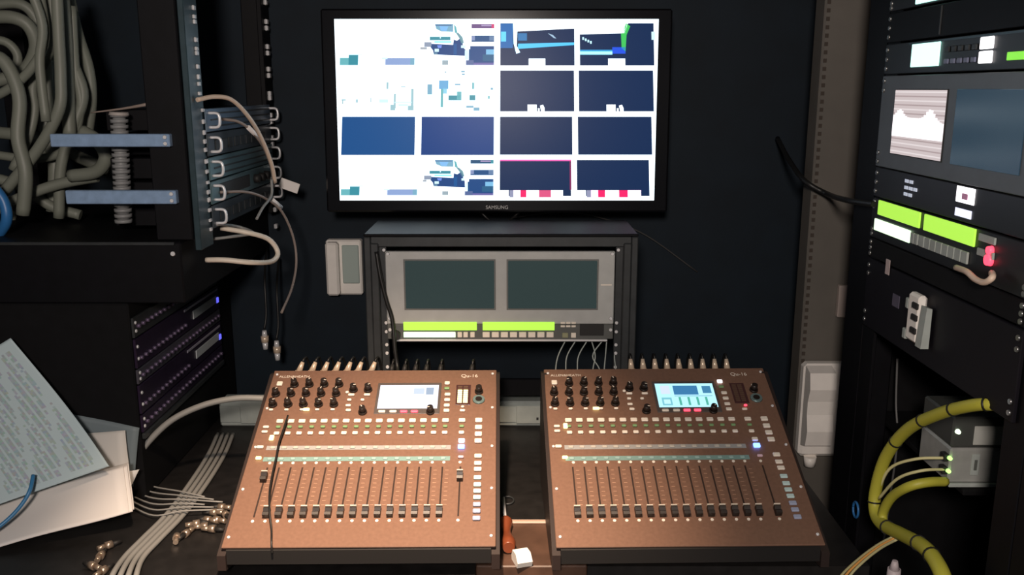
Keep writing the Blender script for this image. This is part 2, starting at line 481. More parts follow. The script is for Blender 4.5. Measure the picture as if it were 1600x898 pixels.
# plugs standing in the back panels of the consoles
def plug(px, con, lean, label, group, bright=True, top=.054):
    y0 = 1.724
    p = P(px, 572, Y=1.735)
    r = thing('audio_plug', label, 'plug', (p.x, y0 if con is conL else y0 + .010, CZ - .588), (0, 0, 0), group)
    ax = Vector((lean, .28, .95)).normalized()
    a = Vector((0, 0, 0)); b = ax * (top * .62); c = ax * top
    obj('shell', G().cyl(a, b, .0078, .0078, 12), BRASS if bright else CHARC, r)  # dark shells and boots carry the rack's shade in their colour
    obj('boot', G().cyl(b, c, .0068, .0036, 12), BRASS if bright else RUBBER, r)
    d = c + ax * .006
    obj('lead', G().tube([c - ax * .006, d, d + Vector((lean * .01, .012, -.004)), d + Vector((lean * .01, .022, -.05)), Vector((0, .026, -.17))], .0028, 6), PVCB, r)
for x in (458, 478, 497, 515, 533, 550, 571):
    plug(x, conL, .38, 'metal audio plug leaning in the back of the console with white screen', 'metal plugs behind the white-screen console')
for x in (608, 628, 645, 662, 684, 733):
    plug(x, conL, .15, 'small plug coloured dark for rack shade in the back of the white-screen console', 'plugs coloured dark for desktop rack shade', False, .046)
for k in range(9):
    plug(989 + k * 18.8, conR, -.06, 'upright metal audio plug in the back of the blue-screen console', 'metal plugs behind the blue-screen console')

# ------------------------------------------------------------------ television
TILT = radians(-3.0)
tv = thing('television', 'wide black television on the back wall showing a grid of sixteen pictures', 'television', (-.0335, 2.0, CZ - .048), (0, 0, 0))
TW, TH = .700, .390
bz = obj('bezel', G().box(-TW / 2 - .030, TW / 2 + .030, .002, .022, -TH / 2 - .026, TH / 2 + .022, .004), mat('gloss_black_bezel', (.008, .008, .01), .15, coat=.3), tv, (0, 0, 0), (TILT, 0, 0))
obj('back_shell', G().box(-TW / 2 + .04, TW / 2 - .04, .0225, .06, -TH / 2 + .03, TH / 2 - .03, .012), BLACK, tv, (0, 0, 0), (TILT, 0, 0))
obj('wall_bracket', G().box(-.10, .10, .185, .199, -.12, .12, .003).box(-.03, .03, .055, .186, -.05, .05, .003), CHARC, tv)
text('maker_lettering', 'SAMSUNG', .011, mat('silver_print', (.5, .5, .5), .4), bz, (0, .0018, -TH / 2 - .019), (pi / 2, 0, 0), 'CENTER')
g = G()
WT = (1.75, 2.0, 2.15)
def suv(x, y):
    v = (y - 29) / 285.5; xl = 520 + 17 * v; xr = 1031 - 13 * v
    return ((x - xl) / (xr - xl), v)
def spt(x, y, k):
    u, v = suv(x, y)
    return (-TW / 2 + TW * u, -.0004 * k, TH / 2 - TH * v)
def c6(x, y): return (510 + x / 2.993, 20 + y / 2.993)
def c7(x, y): return (770 + x / 2.993, 20 + y / 2.993)
def rect(fn, x0, y0, x1, y1, colr, k=2): g.poly([spt(*fn(x, y), k) for x, y in ((x0, y0), (x0, y1), (x1, y1), (x1, y0))], colr)
def shp(fn, pts, colr, k=2): g.poly([spt(*fn(x, y), k) for x, y in reversed(pts)], colr)
g.poly([(-TW / 2, 0, TH / 2), (-TW / 2, 0, -TH / 2), (TW / 2, 0, -TH / 2), (TW / 2, 0, TH / 2)], WT)
TEAL = (.16, .50, .55); TEALD = (.05, .30, .38); LAV = (.30, .42, .72); DKB = (.02, .09, .20); MID = (.22, .46, .62); PALE = (.75, 1.05, 1.15)
NAVY = (.006, .026, .090); BLUE = (.012, .085, .270)
# two big white shots, rows one and four
for dy, sc_, dx in ((0, 1.0, 0), (640, .90, 22)):
    def T(x, y, dy=dy, sc_=sc_, dx=dx):
        return c6(x + (dx if x < 450 else (8 if dy and x < 650 else 0)), y if not dy else 683 + (y - 47) * .905)
    rect(T, 62, 205, 104, 239, TEAL); rect(T, 103, 187, 148, 239, TEALD); rect(T, 103, 187, 165, 192, PALE, 3)
    rect(T, 275, 206, 392, 238, LAV); rect(T, 392, 206, 412, 238, MID); rect(T, 258, 204, 285, 211, PALE, 3)
    K = lambda cx, cy: (419 + cx * .25, 29.9 + cy * .25)
    kr = lambda x0, y0, x1, y1, cc, k=2: rect(T, *K(x0, y0), *K(x1, y1), cc, k)
    ks = lambda pts, cc, k=2: shp(T, [K(*p) for p in pts], cc, k)
    ks([(345, 80), (690, 80), (690, 225), (470, 218), (370, 170)], MID); ks([(430, 120), (600, 125), (560, 212), (460, 200)], (.25, .55, .95), 3); kr(350, 92, 660, 112, (.08, .15, .35), 3)
    ks([(700, 80), (745, 130), (770, 235), (720, 240)], TEAL); ks([(735, 235), (790, 240), (865, 320), (895, 430), (845, 440), (800, 330)], (.18, .36, .42))
    kr(250, 312, 640, 376, TEALD); kr(440, 318, 460, 345, PALE, 3); kr(340, 388, 660, 432, (.42, 1.2, 1.3))
    ks([(280, 440), (690, 462), (700, 362), (760, 385), (832, 335), (872, 440), (872, 485), (900, 530), (935, 560), (940, 665), (330, 640), (312, 560), (270, 510)], (.012, .065, .23))
    ks([(390, 470), (480, 465), (470, 520), (410, 520)], (.18, .30, .85), 3); kr(345, 535, 425, 590, PALE, 3); kr(840, 470, 930, 520, PALE, 3); kr(700, 440, 760, 640, (.01, .10, .32), 3)
    kr(150, 412, 285, 500, (.30, .36, .48)); kr(75, 503, 200, 545, (.42, .46, .52)); kr(330, 600, 400, 640, (.12, .26, .40), 3)
    kr(490, 745, 602, 830, (.36, .46, .52))
    kr(1035, 80, 1460, 160, (.18, .10, .26) if not dy else (.02, .09, .20)); kr(1220, 92, 1410, 120, (.45, .35, .6), 3); kr(1410, 80, 1462, 160, (.7, .06, .20) if not dy else TEALD, 3)
    kr(1035, 290, 1460, 406, (.015, .085, .24)); kr(1038, 292, 1100, 380, (.25, .32, .55), 3); kr(1370, 300, 1455, 385, (.14, .24, .42), 3)
    kr(1010, 484, 1460, 835, (.010, .070, .24)); kr(985, 540, 1012, 770, (.02, .11, .28)); kr(935, 745, 1080, 836, (.10, .15, .34), 3); kr(912, 560, 978, 735, PALE, 3)
    kr(1310, 545, 1460, 640, (.22, .55, .85), 3); kr(1250, 640, 1460, 760, (.02, .12, .26), 3); kr(1080, 790, 1460, 835, (.16, .14, .40), 3)
# faint shots in row two
for r in ((283, 318, 292, 350), (250, 398, 292, 414), (318, 372, 328, 440), (398, 348, 410, 440), (322, 410, 402, 416), (303, 424, 326, 450), (340, 420, 385, 430), (384, 428, 411, 450), (350, 338, 372, 342), (75, 398, 95, 404), (78, 404, 84, 420), (142, 398, 151, 414), (210, 390, 214, 412)):
    rect(c6, *r, (.38, .62, .68) if (r[2] - r[0]) < 30 else (.72, 1.0, 1.05))
for r, cc in (((474, 328, 496, 376), MID), ((528, 310, 572, 350), (.16, .45, .75)), ((536, 350, 548, 436), TEAL), ((548, 345, 565, 372), (.3, .7, .9)), ((572, 380, 633, 403), TEALD), ((612, 362, 633, 400), TEAL), ((602, 325, 628, 332), MID), ((630, 265, 648, 272), MID), ((634, 278, 648, 286), MID), ((682, 320, 692, 350), TEAL), ((670, 378, 698, 403), TEALD), ((655, 428, 690, 438), MID), ((690, 436, 718, 452), MID), ((768, 344, 781, 354), MID), ((756, 382, 765, 396), TEAL), ((553, 268, 562, 274), MID)):
    rect(c6, *r, cc)
rect(c6, 80, 480, 419, 662, BLUE); rect(c6, 449, 480, 785, 662, (.010, .055, .230))
# the eight feeds at the other side
for a, b, c, d in ((35, 46, 383, 241), (408, 46, 756, 241), (35, 264, 380, 455), (402, 264, 750, 455), (35, 480, 370, 661), (396, 480, 738, 661), (35, 686, 362, 860), (390, 686, 722, 860)):
    rect(c7, a, b, c, d, NAVY)
rect(c7, 35, 48, 94, 160, (.015, .15, .46), 3); rect(c7, 38, 85, 62, 130, (.15, .75, 1.1), 4)
shp(c7, [(94, 46), (116, 46), (112, 150), (128, 180), (110, 186), (98, 140)], (1.4, 2.2, 2.6), 3)
shp(c7, [(112, 46), (384, 46), (384, 70), (112, 84)], WT, 3); rect(c7, 118, 92, 160, 126, (.03, .20, .48), 3)
shp(c7, [(118, 140), (383, 134), (383, 146), (118, 164)], (.10, .65, 1.1), 3)
shp(c7, [(258, 92), (282, 100), (298, 116), (286, 114)], (.4, .6, .8), 3)
rect(c7, 168, 209, 246, 246, WT, 4)
shp(c7, [(408, 46), (636, 46), (622, 92), (408, 97)], WT, 3)
shp(c7, [(626, 46), (646, 60), (628, 100), (622, 176), (604, 160), (602, 95)], (.06, .62, .12), 3)
rect(c7, 408, 176, 560, 190, (.55, 1.6, 2.0), 3); rect(c7, 560, 156, 622, 186, (.02, .10, .85), 3); rect(c7, 408, 168, 560, 176, (.05, .4, .8), 3)
for k in range(4): rect(c7, 420 + k * 12, 110 + k * 6, 428 + k * 12, 122 + k * 6, (.7, 1.2, 1.4), 3)
rect(c7, 745, 85, 762, 122, PALE, 3); rect(c7, 540, 209, 620, 246, WT, 4)
for o in (163, 530):
    rect(c7, o, 423, o + 42, 460, WT, 3); rect(c7, o + 48, 440, o + 56, 460, WT, 3)
    shp(c7, [(o + 58, 428), (o + 72, 424), (o + 79, 440), (o + 79, 460), (o + 64, 460)], WT, 3)
rect(c7, 35, 684, 364, 691, (1.1, .15, .55), 3); rect(c7, 356, 690, 364, 830, (.25, .03, .12), 3)
RED = (1.0, .02, .16); PKW = (2.4, 1.4, 2.2); GRY = (.32, .34, .5)
for a, b, cc in ((35, 76, WT), (80, 98, GRY), (98, 130, PKW), (130, 157, RED), (157, 215, WT), (215, 270, (.8, .10, .25)), (270, 325, WT)): rect(c7, a, 832, b, 866, cc, 3)
for a, b, cc in ((390, 430, WT), (434, 454, GRY), (454, 486, PKW), (486, 518, RED), (518, 582, WT), (582, 622, RED), (622, 683, PKW)): rect(c7, a, 832, b, 866, cc, 3)
scr = obj('screen', g, PICT, bz, (0, .0014, 0), (0, 0, 0), fixn=False)

# leads under the television
for nm, pts, r in (('television_lead', [P(742, 322, Y=2.05), P(758, 338, Y=2.05), P(776, 356, Y=2.04), P(782, 380, Y=2.06)], .003),
                   ('television_lead', [P(822, 322, Y=2.05), P(806, 336, Y=2.05), P(788, 354, Y=2.03), P(784, 380, Y=2.06)], .003)):
    tag(obj(nm, G().tube(pts, r, 6), PVCB), 'short black lead hanging from the underside of the television', 'cable', 'leads under the television')
tag(obj('wall_lead', G().tube([P(800, 340, Y=2.16), P(880, 331, Y=2.17), P(945, 342, Y=2.18), P(1010, 368, Y=2.19), P(1090, 425, Y=2.195)], .002, 6), mat('dark_grey_cable', (.06, .06, .06), .5)), 'thin dark cable trailing along the back wall under the television', 'cable')

# ------------------------------------------------------------------ desktop rack with twin monitor unit
RY = 1.78
rk = thing('desktop_rack', 'small open black steel rack standing on the desk behind both consoles', 'rack', (-.022, RY, DZ))
RT = .485   # height above desk
for s in (-1, 1):
    obj('side_panel', G().box(min(s * .262, s * .276), max(s * .262, s * .276), -.005, .19, 0.001, RT, .002), CHARC, rk)
    obj('rail', G().box(min(s * .232, s * .2615), max(s * .232, s * .2615), .0045, .012, .02, RT - .012, .001), CHARC, rk)
    obj('front_post', G().box(min(s * .246, s * .2618), max(s * .246, s * .2618), -.012, .0035, .02, RT - .012, .002), CHARC, rk)
obj('top_panel', G().box(-.276, .276, -.005, .19, RT + .0005, RT + .006, .002), BLACK, rk)
obj('top_lip', G().box(-.2615, .2615, -.004, .004, RT - .020, RT, .001), CHARC, rk)
obj('crossbar', G().box(-.2615, .2615, .165, .175, .09, .13, .002), BLACK, rk)
for s in (-1, 1):
    for z in (.210, .240, .258, .286, .305, RT - .028):
        link('screw', SCREWME, rk, (s * .237, .0044 if z < .24 or z > .45 else .0044, z), (pi / 2, 0, 0), (1.3, 1.3, 1.3))

def rounded(u0, u1, v0, v1): return G().box(u0, u1, -.0015, .001, v0, v1, .0008)
UW, UH = .4826, .186
# panel bottom is z = CZ-.50 at RY
mu = thing('monitor_unit', 'warm grey twin-screen monitor unit bolted into the desktop rack', 'monitor unit', (-.024, RY - .0005, CZ - .506))
hw = .2315
obj('front_panel', G().box(-hw, hw, -.006, .003, .036, .187, .0015), PANEL, mu)
obj('lower_panel', G().box(-hw, hw, -.006, .003, .004, .0355, .0015), mat('dark_grey_panel', (.12, .125, .12), .45, .2), mu)
obj('bottom_edge', G().box(-hw + .012, hw - .012, -.009, .003, .0, .0038, .0008), STEEL, mu)
obj('chassis', G().box(-.215, .215, .0035, .14, .004, .184, .002), BLACK, mu)
for a, b in ((-.192, -.012), (.016, .196)):
    s = obj('screen', G().box(a, b, -.0075, -.005, .069, .168, .0008), GLASSOFF, mu)
    obj('screen_rim', G().box(a - .003, b + .003, -.0066, -.0058, .066, .0688).box(a - .003, b + .003, -.0066, -.0058, .1682, .171).box(a - .003, a - .0002, -.0066, -.0058, .0688, .1682).box(b + .0002, b + .003, -.0066, -.0058, .0688, .1682), mat('rim_grey', (.15, .15, .145), .4), s)
for a, b in ((-.198, -.048), (-.036, .111)):
    obj('green_display', G().box(a, b, -.0085, -.0055, .0235, .0405, .0006), LCDG, mu)
obj('lit_key_strip', G().box(-.198, -.092, -.0085, -.0055, .0085, .0195, .0006), LCDGW, mu)
def ukeys(parent, xs, z0, z1, w_, m, nm='key'):
    for x in xs:
        obj(nm, G().box(x - w_ / 2, x + w_ / 2, -.009, -.0055, z0, z1, .0006), m, parent)
ukeys(mu, (-.083, -.071, -.057), .0085, .0195, .009, KEY)
ukeys(mu, [-.029 + k * .0187 for k in range(8)], .0085, .0195, .0145, KEY)
for z in (.030, .037): ukeys(mu, (.128, .139, .150), z, z + .004, .009, KEY)
ukeys(mu, (.150,), .008, .018, .010, KEY); ukeys(mu, (.133,), .008, .018, .012, mat('olive_key', (.3, .3, .18), .5))
obj('grille', G().box(.163, .212, -.0075, -.0055, .012, .036, .0006), RUBBER, mu)
obj('dial', G().cyl((0, 0, 0), (0, -.012, 0), .010, .009, 16), RUBBER, mu, (-.214, -.006, .014))
obj('lettering', G().box(.204, .226, -.0065, -.0058, .117, .1195), PRINT, mu)
for s in (-1, 1):
    for z in (.182, .048, .024):
        link('screw', SCREWME, mu, (s * .226, -.006, z), (pi / 2, 0, 0), (1.3, 1.3, 1.3))
# black lead across the unit, and pale leads hanging under it
tag(obj('rack_lead', G().tube([P(588, 393, Y=1.765), P(594, 430, Y=1.76), P(604, 470, Y=1.758), P(613, 500, Y=1.757), P(617, 545, Y=1.748), P(621, 574, Y=1.74), P(622, 596, Y=1.70)], .0042, 8), PVCB), 'black lead hanging down the edge of the warm grey twin-screen unit', 'cable')
for a, b, c in ((884, 872, 868), (900, 886, 884), (918, 904, 902), (924, 930, 926), (942, 926, 938), (948, 946, 944), (962, 960, 962)):
    tag(obj('thin_lead', G().tube([P(a, 531, Y=1.79), P(b, 556, Y=1.785), P(c, 582, Y=1.78), P(c, 640, Y=1.78)], .0014, 6), PLASTG), 'thin pale lead hanging below the warm grey twin-screen unit', 'cable', 'thin leads under the twin-screen unit')

# ------------------------------------------------------------------ trunking on the desk by the wall, wall box, handset
tr = thing('socket_trunking', 'long pale grey socket trunking on the desk behind the consoles', 'trunking', (0, 0, DZ))
obj('body', G().box(-.685, .46, 1.985, 2.04, 0.0005, .062, .004), PLASTG, tr)
obj('lid', G().box(-.683, .458, 1.981, 1.9848, .012, .052, .001), PLASTG, tr)
for x in (-.60, -.12, .045, .30):
    s = obj('socket', G().box(x - .035, x + .035, 1.977, 1.9808, .010, .054, .002), PLASTG, tr)
    obj('socket_slot', G().box(x + .012, x + .017, 1.9755, 1.9768, .02, .026).box(x + .021, x + .026, 1.9755, 1.9768, .02, .026), RUBBER, s)
a = P(300, 640, Y=1.972); b = P(325, 640, Y=1.972); c = P(297, 694, Y=1.965); d = P(318, 694, Y=1.965)
tag(obj('paper_tag', G()._add([a, b, d, c, a + Vector((0, .001, 0)), b + Vector((0, .001, 0)), d + Vector((0, .001, 0)), c + Vector((0, .001, 0))], [(0, 1, 2, 3), (7, 6, 5, 4), (0, 4, 5, 1), (1, 5, 6, 2), (2, 6, 7, 3), (3, 7, 4, 0)]), TAGM), 'cream paper tag hanging on the pale grey trunking', 'tag')

wbx = thing('wall_box', 'white plastic control box on the wall beside the desktop rack', 'wall box', (0, 0, 0))
a = P(507, 376, Y=2.16); b = P(566, 462, Y=2.16)
obj('backplate', G().box(a.x, b.x, 2.17, 2.1995, b.z, a.z, .004), PLAST, wbx)
obj('cover', G().box(a.x + .003, a.x + .034, 2.145, 2.1695, b.z + .003, a.z - .003, .005), PLAST, wbx)
obj('window', G().box(a.x + .040, b.x - .006, 2.165, 2.1695, b.z + .030, a.z - .012, .002), mat('frosted_window', (.42, .50, .47), .4), wbx)

ph = thing('wall_telephone', 'white plastic wall telephone on the taupe post beside the blue-screen console', 'telephone', (.675, 1.90, CZ - .80))
obj('base', G().box(-.038, .060, -.035, -.0005, 0.0, .215, .008), PLAST, ph)
g = G().prism([(-.036, .03), (-.066, .040), (-.074, .075), (-.064, .11), (-.064, .14), (-.074, .17), (-.066, .205), (-.036, .213)], -.036, .020)
obj('handset', g, PLAST, ph)
obj('cord_boss', G().cyl((-.01, -.03, .0), (-.01, -.03, -.022), .014, .012, 14), PLAST, ph)
tag(obj('post_plate', G().box(.706, .728, 1.885, 1.8995, P(1315, 497, Y=1.88).z, P(1315, 447, Y=1.88).z, .002), mat('pinkish_plate', (.45, .38, .35), .5)), 'small pinkish plate on the taupe post next to the equipment rack', 'plate')

# ------------------------------------------------------------------ left rack (front faces the consoles)
LX = -.57
lr = thing('equipment_rack', 'open black equipment rack with cable bundles at its back beside the television', 'rack', (0, 0, 0))
zt, zb = CZ + .50, CZ - .27
obj('near_post', G().box(LX - .078, LX - .012, 1.615, 1.69, zb, zt, .002), BLACK, lr)
obj('rail', G().box(LX - .0115, LX, 1.622, 1.690, zb - .02, zt, .0015), RAILM, lr)
obj('far_post', G().box(LX - .05, LX - .012, 2.135, 2.185, zb, zt, .002), BLACK, lr)
obj('rail', G().box(LX - .0115, LX, 2.125, 2.185, zb - .02, zt, .0015), BLACK, lr)
obj('rear_post', G().box(-1.18, -1.12, 1.615, 1.675, zb, zt, .002), BLACK, lr)
obj('rear_post', G().box(-1.18, -1.12, 2.125, 2.185, zb, zt, .002), BLACK, lr)
obj('top_frame', G().box(-1.18, LX, 1.615, 2.185, zt + .0005, zt + .04, .003), BLACK, lr)
obj('base_box', G().box(-1.22, -.60, 1.60, 2.185, CZ - .385, zb - .0005, .003), BLACK, lr)
obj('base_lip', G().box(-1.22, -.61, 1.5945, 1.5995, zb - .006, zb, .001), CHARC, lr)
link('screw', SCREWME, lr, (-.615, 1.5995, zb - .022), (pi / 2, 0, 0), (1.6, 1.6, 1.6))
SQ = fix(G().box(-.004, .004, -.0045, .0045, 0, .002, .001).mesh('cage_nut', STEEL))
ys = [12, 26, 34, 62, 76, 83, 104, 120, 131, 146, 172, 190, 207, 221, 234, 252, 268, 285, 300, 312, 328, 344, 358]
for y in ys:
    p = P(300 + y * .07 + (3 if y > 165 else 0), y, X=LX)
    link('cage_nut', SQ, lr, (LX, p.y, p.z), (0, pi / 2, 0), (random.uniform(.8, 1.2), random.uniform(1, 1.5), 2.0))
for y in (4, 34, 44, 73, 83, 108, 118, 146, 153, 180, 190, 215, 225, 327, 353):
    p = P(412.5 + y * .047, y, X=LX)
    link('cage_nut', SQ, lr, (LX, min(p.y, 2.175), p.z), (0, pi / 2, 0), (1.5, 1.7, 3.5))
# support brackets between the posts, seen from the side
for (x0, y0, x1, y1) in ((80, 208, 268, 231), (104, 296, 278, 320)):
    a = P(x0, y0 + 1, Y=1.607); b = P(x1, y1 - 2, Y=1.607)
    br = obj('support_bracket', G().box(a.x, b.x, 1.600, 1.6145, b.z, a.z, .0015), ALU, lr)
    for zz in (.25, .75):
        link('bracket_screw', SCREWME, br, (b.x - .008, 1.600, b.z + (a.z - b.z) * zz), (pi / 2, 0, 0), (1.3, 1.3, 1.3))

def lunit(ztop, units, label, m, style):
    h = units * .0445
    u = thing('rack_unit', label, 'rack unit', (LX + .001, 1.632, CZ + ztop - h), (0, 0, pi / 2), 'rack units beside the television')
    obj('front_panel', G().box(.052, .500, -.004, -.0005, .0008, h - .0008, .0012), m, u)
    obj('chassis', G().box(.072, .480, .0125, .19, .003, h - .003, .001), BLACK, u)
    if style == 0:
        for k in range(3): obj('trim_line', G().box(.075, .49, -.0058, -.0041, h * (.2 + .27 * k), h * (.2 + .27 * k) + .003, .0005), CHARC, u)
    if style == 1:
        for k in range(9): obj('key', G().box(.09 + k * .040, .116 + k * .040, -.0065, -.0041, h * .25, h * .68, .0008), CHARC, u)
    if style == 2:
        obj('display', G().box(.10, .30, -.0055, -.0041, h * .22, h * .8, .0008), RUBBER, u)
        for k in range(3): obj('dial', G().cyl((.34 + k * .04, -.004, h * .5), (.34 + k * .04, -.016, h * .5), .010, .009, 14), RUBBER, u)
    for x in (.066, .490):
        obj('handle', G().tube([(x, -.004, h * .2), (x, -.022, h * .26), (x, -.022, h * .74), (x, -.004, h * .8)], .0028, 6), STEEL, u)
    return u
z0 = -.035
names = ['blue-grey rack unit, topmost below the cream cable loop', 'steel rack unit with a row of keys, second from the top of its stack', 'blue-grey rack unit with raised trim lines, third from the top of its stack', 'steel rack unit with dials, fourth from the top of its stack', 'dark rack unit at the bottom of the stack above the black base box']
mts = [mat('blue_steel_front', (.20, .27, .36), .34, .7), mat('dark_steel_front', (.10, .12, .14), .34, .6), mat('teal_steel_front', (.18, .28, .31), .34, .7), mat('teal_steel_front', (.18, .28, .31)), mat('dark_steel_front', (.10, .12, .14))]
for k in range(5):
    lunit(z0 - k * .0450, 1, names[k], mts[k], (0, 1, 0, 2, 1)[k])

# patch cabinet under the rack
PX = -.70
pc = thing('patch_cabinet', 'black cabinet of purple patch panels under the equipment rack', 'cabinet', (0, 0, 0))
obj('carcass', G().box(-1.22, PX - .006, 1.60, 2.185, DZ + .0005, CZ - .3855, .003), MATTE, pc)
def ppanel(ztop, h, strip, m):
    u = obj('patch_panel', G().box(0, .480, -.005, 0, 0, h - .002, .001), m, pc, (PX - .005, 1.603, CZ + ztop - h), (0, 0, pi / 2))
    if strip:
        obj('label_strip', G().box(.30, .455, -.0075, -.0052, h * .30, h * .62, .0008), STRIPW, u)
        obj('lamp', G().box(.457, .468, -.009, -.0052, h * .28, h * .5, .001), mat('violet_blue_lamp', (.15, .15, .9), .4, em=1.2, emc=(.12, .12, .9)), u)
        obj('label_strip', G().box(.25, .468, -.007, -.0052, h * .78, h * .88, .0008), mat('violet_grey_strip', (.40, .37, .45), .45), u)
    jk = fix(G().cyl((0, 0, 0), (0, -.006, 0), .0042, .0036, 8).mesh('jack', mat('violet_steel', (.16, .12, .20), .35, .3)))
    for k in range(22 if not strip else 12):
        link('jack', jk, u, (.016 + k * .0212, -.005, h * (.5 if not strip else .30)))
    for k in (0, 1): link('screw', SCREWME, u, (.008, -.005, h * (.3 + .4 * k)), (pi / 2, 0, 0), (1.2, 1.2, 1.2))
    return u
zz = -.412
for h, s, m in ((.040, False, CHARC), (.058, True, PURP), (.030, False, mat('grey_violet_panel', (.085, .08, .10), .4, .3)), (.058, True, PURP), (.036, False, PURP)):
    ppanel(zz, h, s, m); zz -= h + .001
obj('bottom_rail', G().box(0, .480, -.008, 0, 0, .012, .002), CHARC, pc, (PX - .005, 1.603, CZ + zz - .013), (0, 0, pi / 2))

# cables at the back of the rack, seen through its open side
bund = [
 [(45, -25), (66, 40), (62, 100), (72, 190)], [(96, -25), (103, 60), (106, 140), (109, 215)], [(104, -25), (121, 50), (138, 105), (143, 155), (136, 215)],
 [(60, -25), (70, 60), (48, 108), (12, 140), (-30, 160)], [(-30, 28), (18, 27), (46, 42), (56, 76), (36, 112), (-10, 128)], [(-30, 10), (30, 6), (58, 34), (67, 92), (70, 182), (62, 250)],
 [(78, -25), (80, 70), (52, 130), (54, 172), (44, 215), (20, 265)], [(74, 85), (77, 145), (72, 192), (85, 258), (82, 330)], [(88, -25), (92, 60), (95, 122), (92, 172), (60, 232), (6, 300)],
 [(112, 10), (118, 110), (126, 165), (108, 228), (58, 248), (-20, 240)], [(-20, 205), (60, 216), (120, 244), (172, 266)], [(-20, 335), (34, 308), (90, 288), (152, 276)],
 [(-30, 60), (10, 66), (28, 90), (14, 118), (-30, 116)], [(-30, 85), (6, 96), (30, 150), (28, 215), (40, 270), (36, 335)], [(115, 100), (130, 150), (112, 205), (95, 260), (92, 340)],
 [(20, 330), (17, 352), (24, 371)], [(128, 205), (152, 220), (165, 246), (150, 268), (110, 275)], [(-20, 275), (30, 290), (80, 322), (126, 336)],
]
for k, pts in enumerate(bund):
    Y = 1.70 + .012 * ((k * 7) % 18)
    o = obj('grey_cable', G().tube([P(x, y, Y=Y + .01 * sin(i + k)) for i, (x, y) in enumerate(pts)], .0088 + .002 * ((k * 5) % 3), 10), PVC)
    tag(o, 'thick olive-grey cable in the tangled bundle at the back of the rack', 'cable', 'olive-grey cables in the rack bundle')
o = obj('blue_lead', G().tube([P(-12, 290, Y=1.66), P(6, 315, Y=1.66), P(10, 345, Y=1.66), P(-6, 372, Y=1.68)], .010, 10), BLUEC)
tag(o, 'thick dark blue cable beside the olive-grey bundle in the rack', 'cable')
# ribbed flexible conduit
cd = thing('ribbed_conduit', 'grey ribbed conduit standing behind the two aluminium brackets', 'conduit', tuple(P(193, 345, Y=1.655)))
top = P(186, 180, Y=1.655) - P(193, 345, Y=1.655)
obj('core', G().cyl((0, 0, 0), top, .011, .011, 14), mat('grey_conduit', (.24, .245, .25), .5), cd)
ribme = fix(G().cyl((0, 0, -.003), (0, 0, .003), .0155, .0155, 16).mesh('rib', MATS['grey_conduit']))
for k in range(20): link('rib', ribme, cd, top * (k / 19))
obj('end_cap', G().cyl(top, top * 1.03, .018, .016, 16), mat('pale_cap', (.42, .38, .36), .5), cd)
tag(obj('thin_cable', G().tube([P(142, 176, Y=1.70), P(190, 170, Y=1.69), P(225, 164, Y=1.68), P(252, 159, Y=1.695)], lambda t: .0012 + .003 * t, 8), PVCBR), 'thin grey-brown cable running level above the upper aluminium bracket', 'cable')

# patch leads looping out of the front of the rack
def lead(pts, r, m, label, name='patch_lead'):
    return tag(obj(name, G().tube(pts, r, 8), m), label, 'cable')
lead([P(308, 156, X=-.565), P(335, 151, X=-.545), P(362, 156, X=-.525), P(388, 182, X=-.51), P(408, 215, X=-.505), P(424, 255, X=-.50), P(430, 285, X=-.50)], .0042, PVCC, 'cream cable arching over the topmost blue-grey rack unit')
lead([P(345, 186, X=-.563), P(372, 190, X=-.54), P(392, 204, X=-.525), P(412, 230, X=-.515), P(424, 262, X=-.51), P(428, 292, X=-.51)], .003, PVCBR, 'grey-brown cable hanging just inside the cream arched one')
lead([P(322, 406, X=-.585), P(350, 406, X=-.55), P(395, 410, X=-.50), P(425, 408, X=-.48), P(434, 394, X=-.475), P(420, 374, X=-.49), P(390, 364, X=-.52), P(345, 356, X=-.575)], .0052, mat('pale_cream_cable', (.82, .72, .60), .4), 'bright cream cable bent into a hairpin loop below the rack units')
lead([P(326, 374, X=-.59), P(360, 370, X=-.55), P(395, 364, X=-.52), P(372, 354, X=-.555), P(338, 350, X=-.565)], .003, PVCW, 'short grey cable tucked inside the cream hairpin loop')
lead([P(345, 300, X=-.562), P(385, 300, X=-.53), P(415, 310, X=-.51), P(440, 330, X=-.49), P(458, 370, X=-.475), P(463, 410, X=-.47), P(456, 450, X=-.47), P(440, 488, X=-.475)], .0028, PVCBR, 'long thin grey-brown cable hanging in a curve below the white tag')
def sleeve(a, b, r, label):
    return tag(obj('cable_tag', G().cyl(a, b, r, r, 10), TAGM), label, 'tag')
sleeve(P(388, 199, X=-.526), P(407, 218, X=-.518), .0048, 'white sleeve on the grey-brown cable inside the arch')
sleeve(P(424, 311, X=-.505), P(439, 324, X=-.493), .0048, 'white sleeve on the long thin hanging cable')
ft = P(452, 290, X=-.50)
tag(obj('flag_tag', G().box(-.022, .022, -.001, .001, -.0115, .0115, .0008), TAGM, None, tuple(ft), (0, radians(20), 0)), 'white flag tag sticking out from the arched cables', 'tag')
lead([P(424, 280, X=-.50), P(424, 305, X=-.50), P(410, 325, X=-.505), P(401, 342, X=-.51)], .0028, PVCW, 'short grey cable end hanging under the white flag tag')
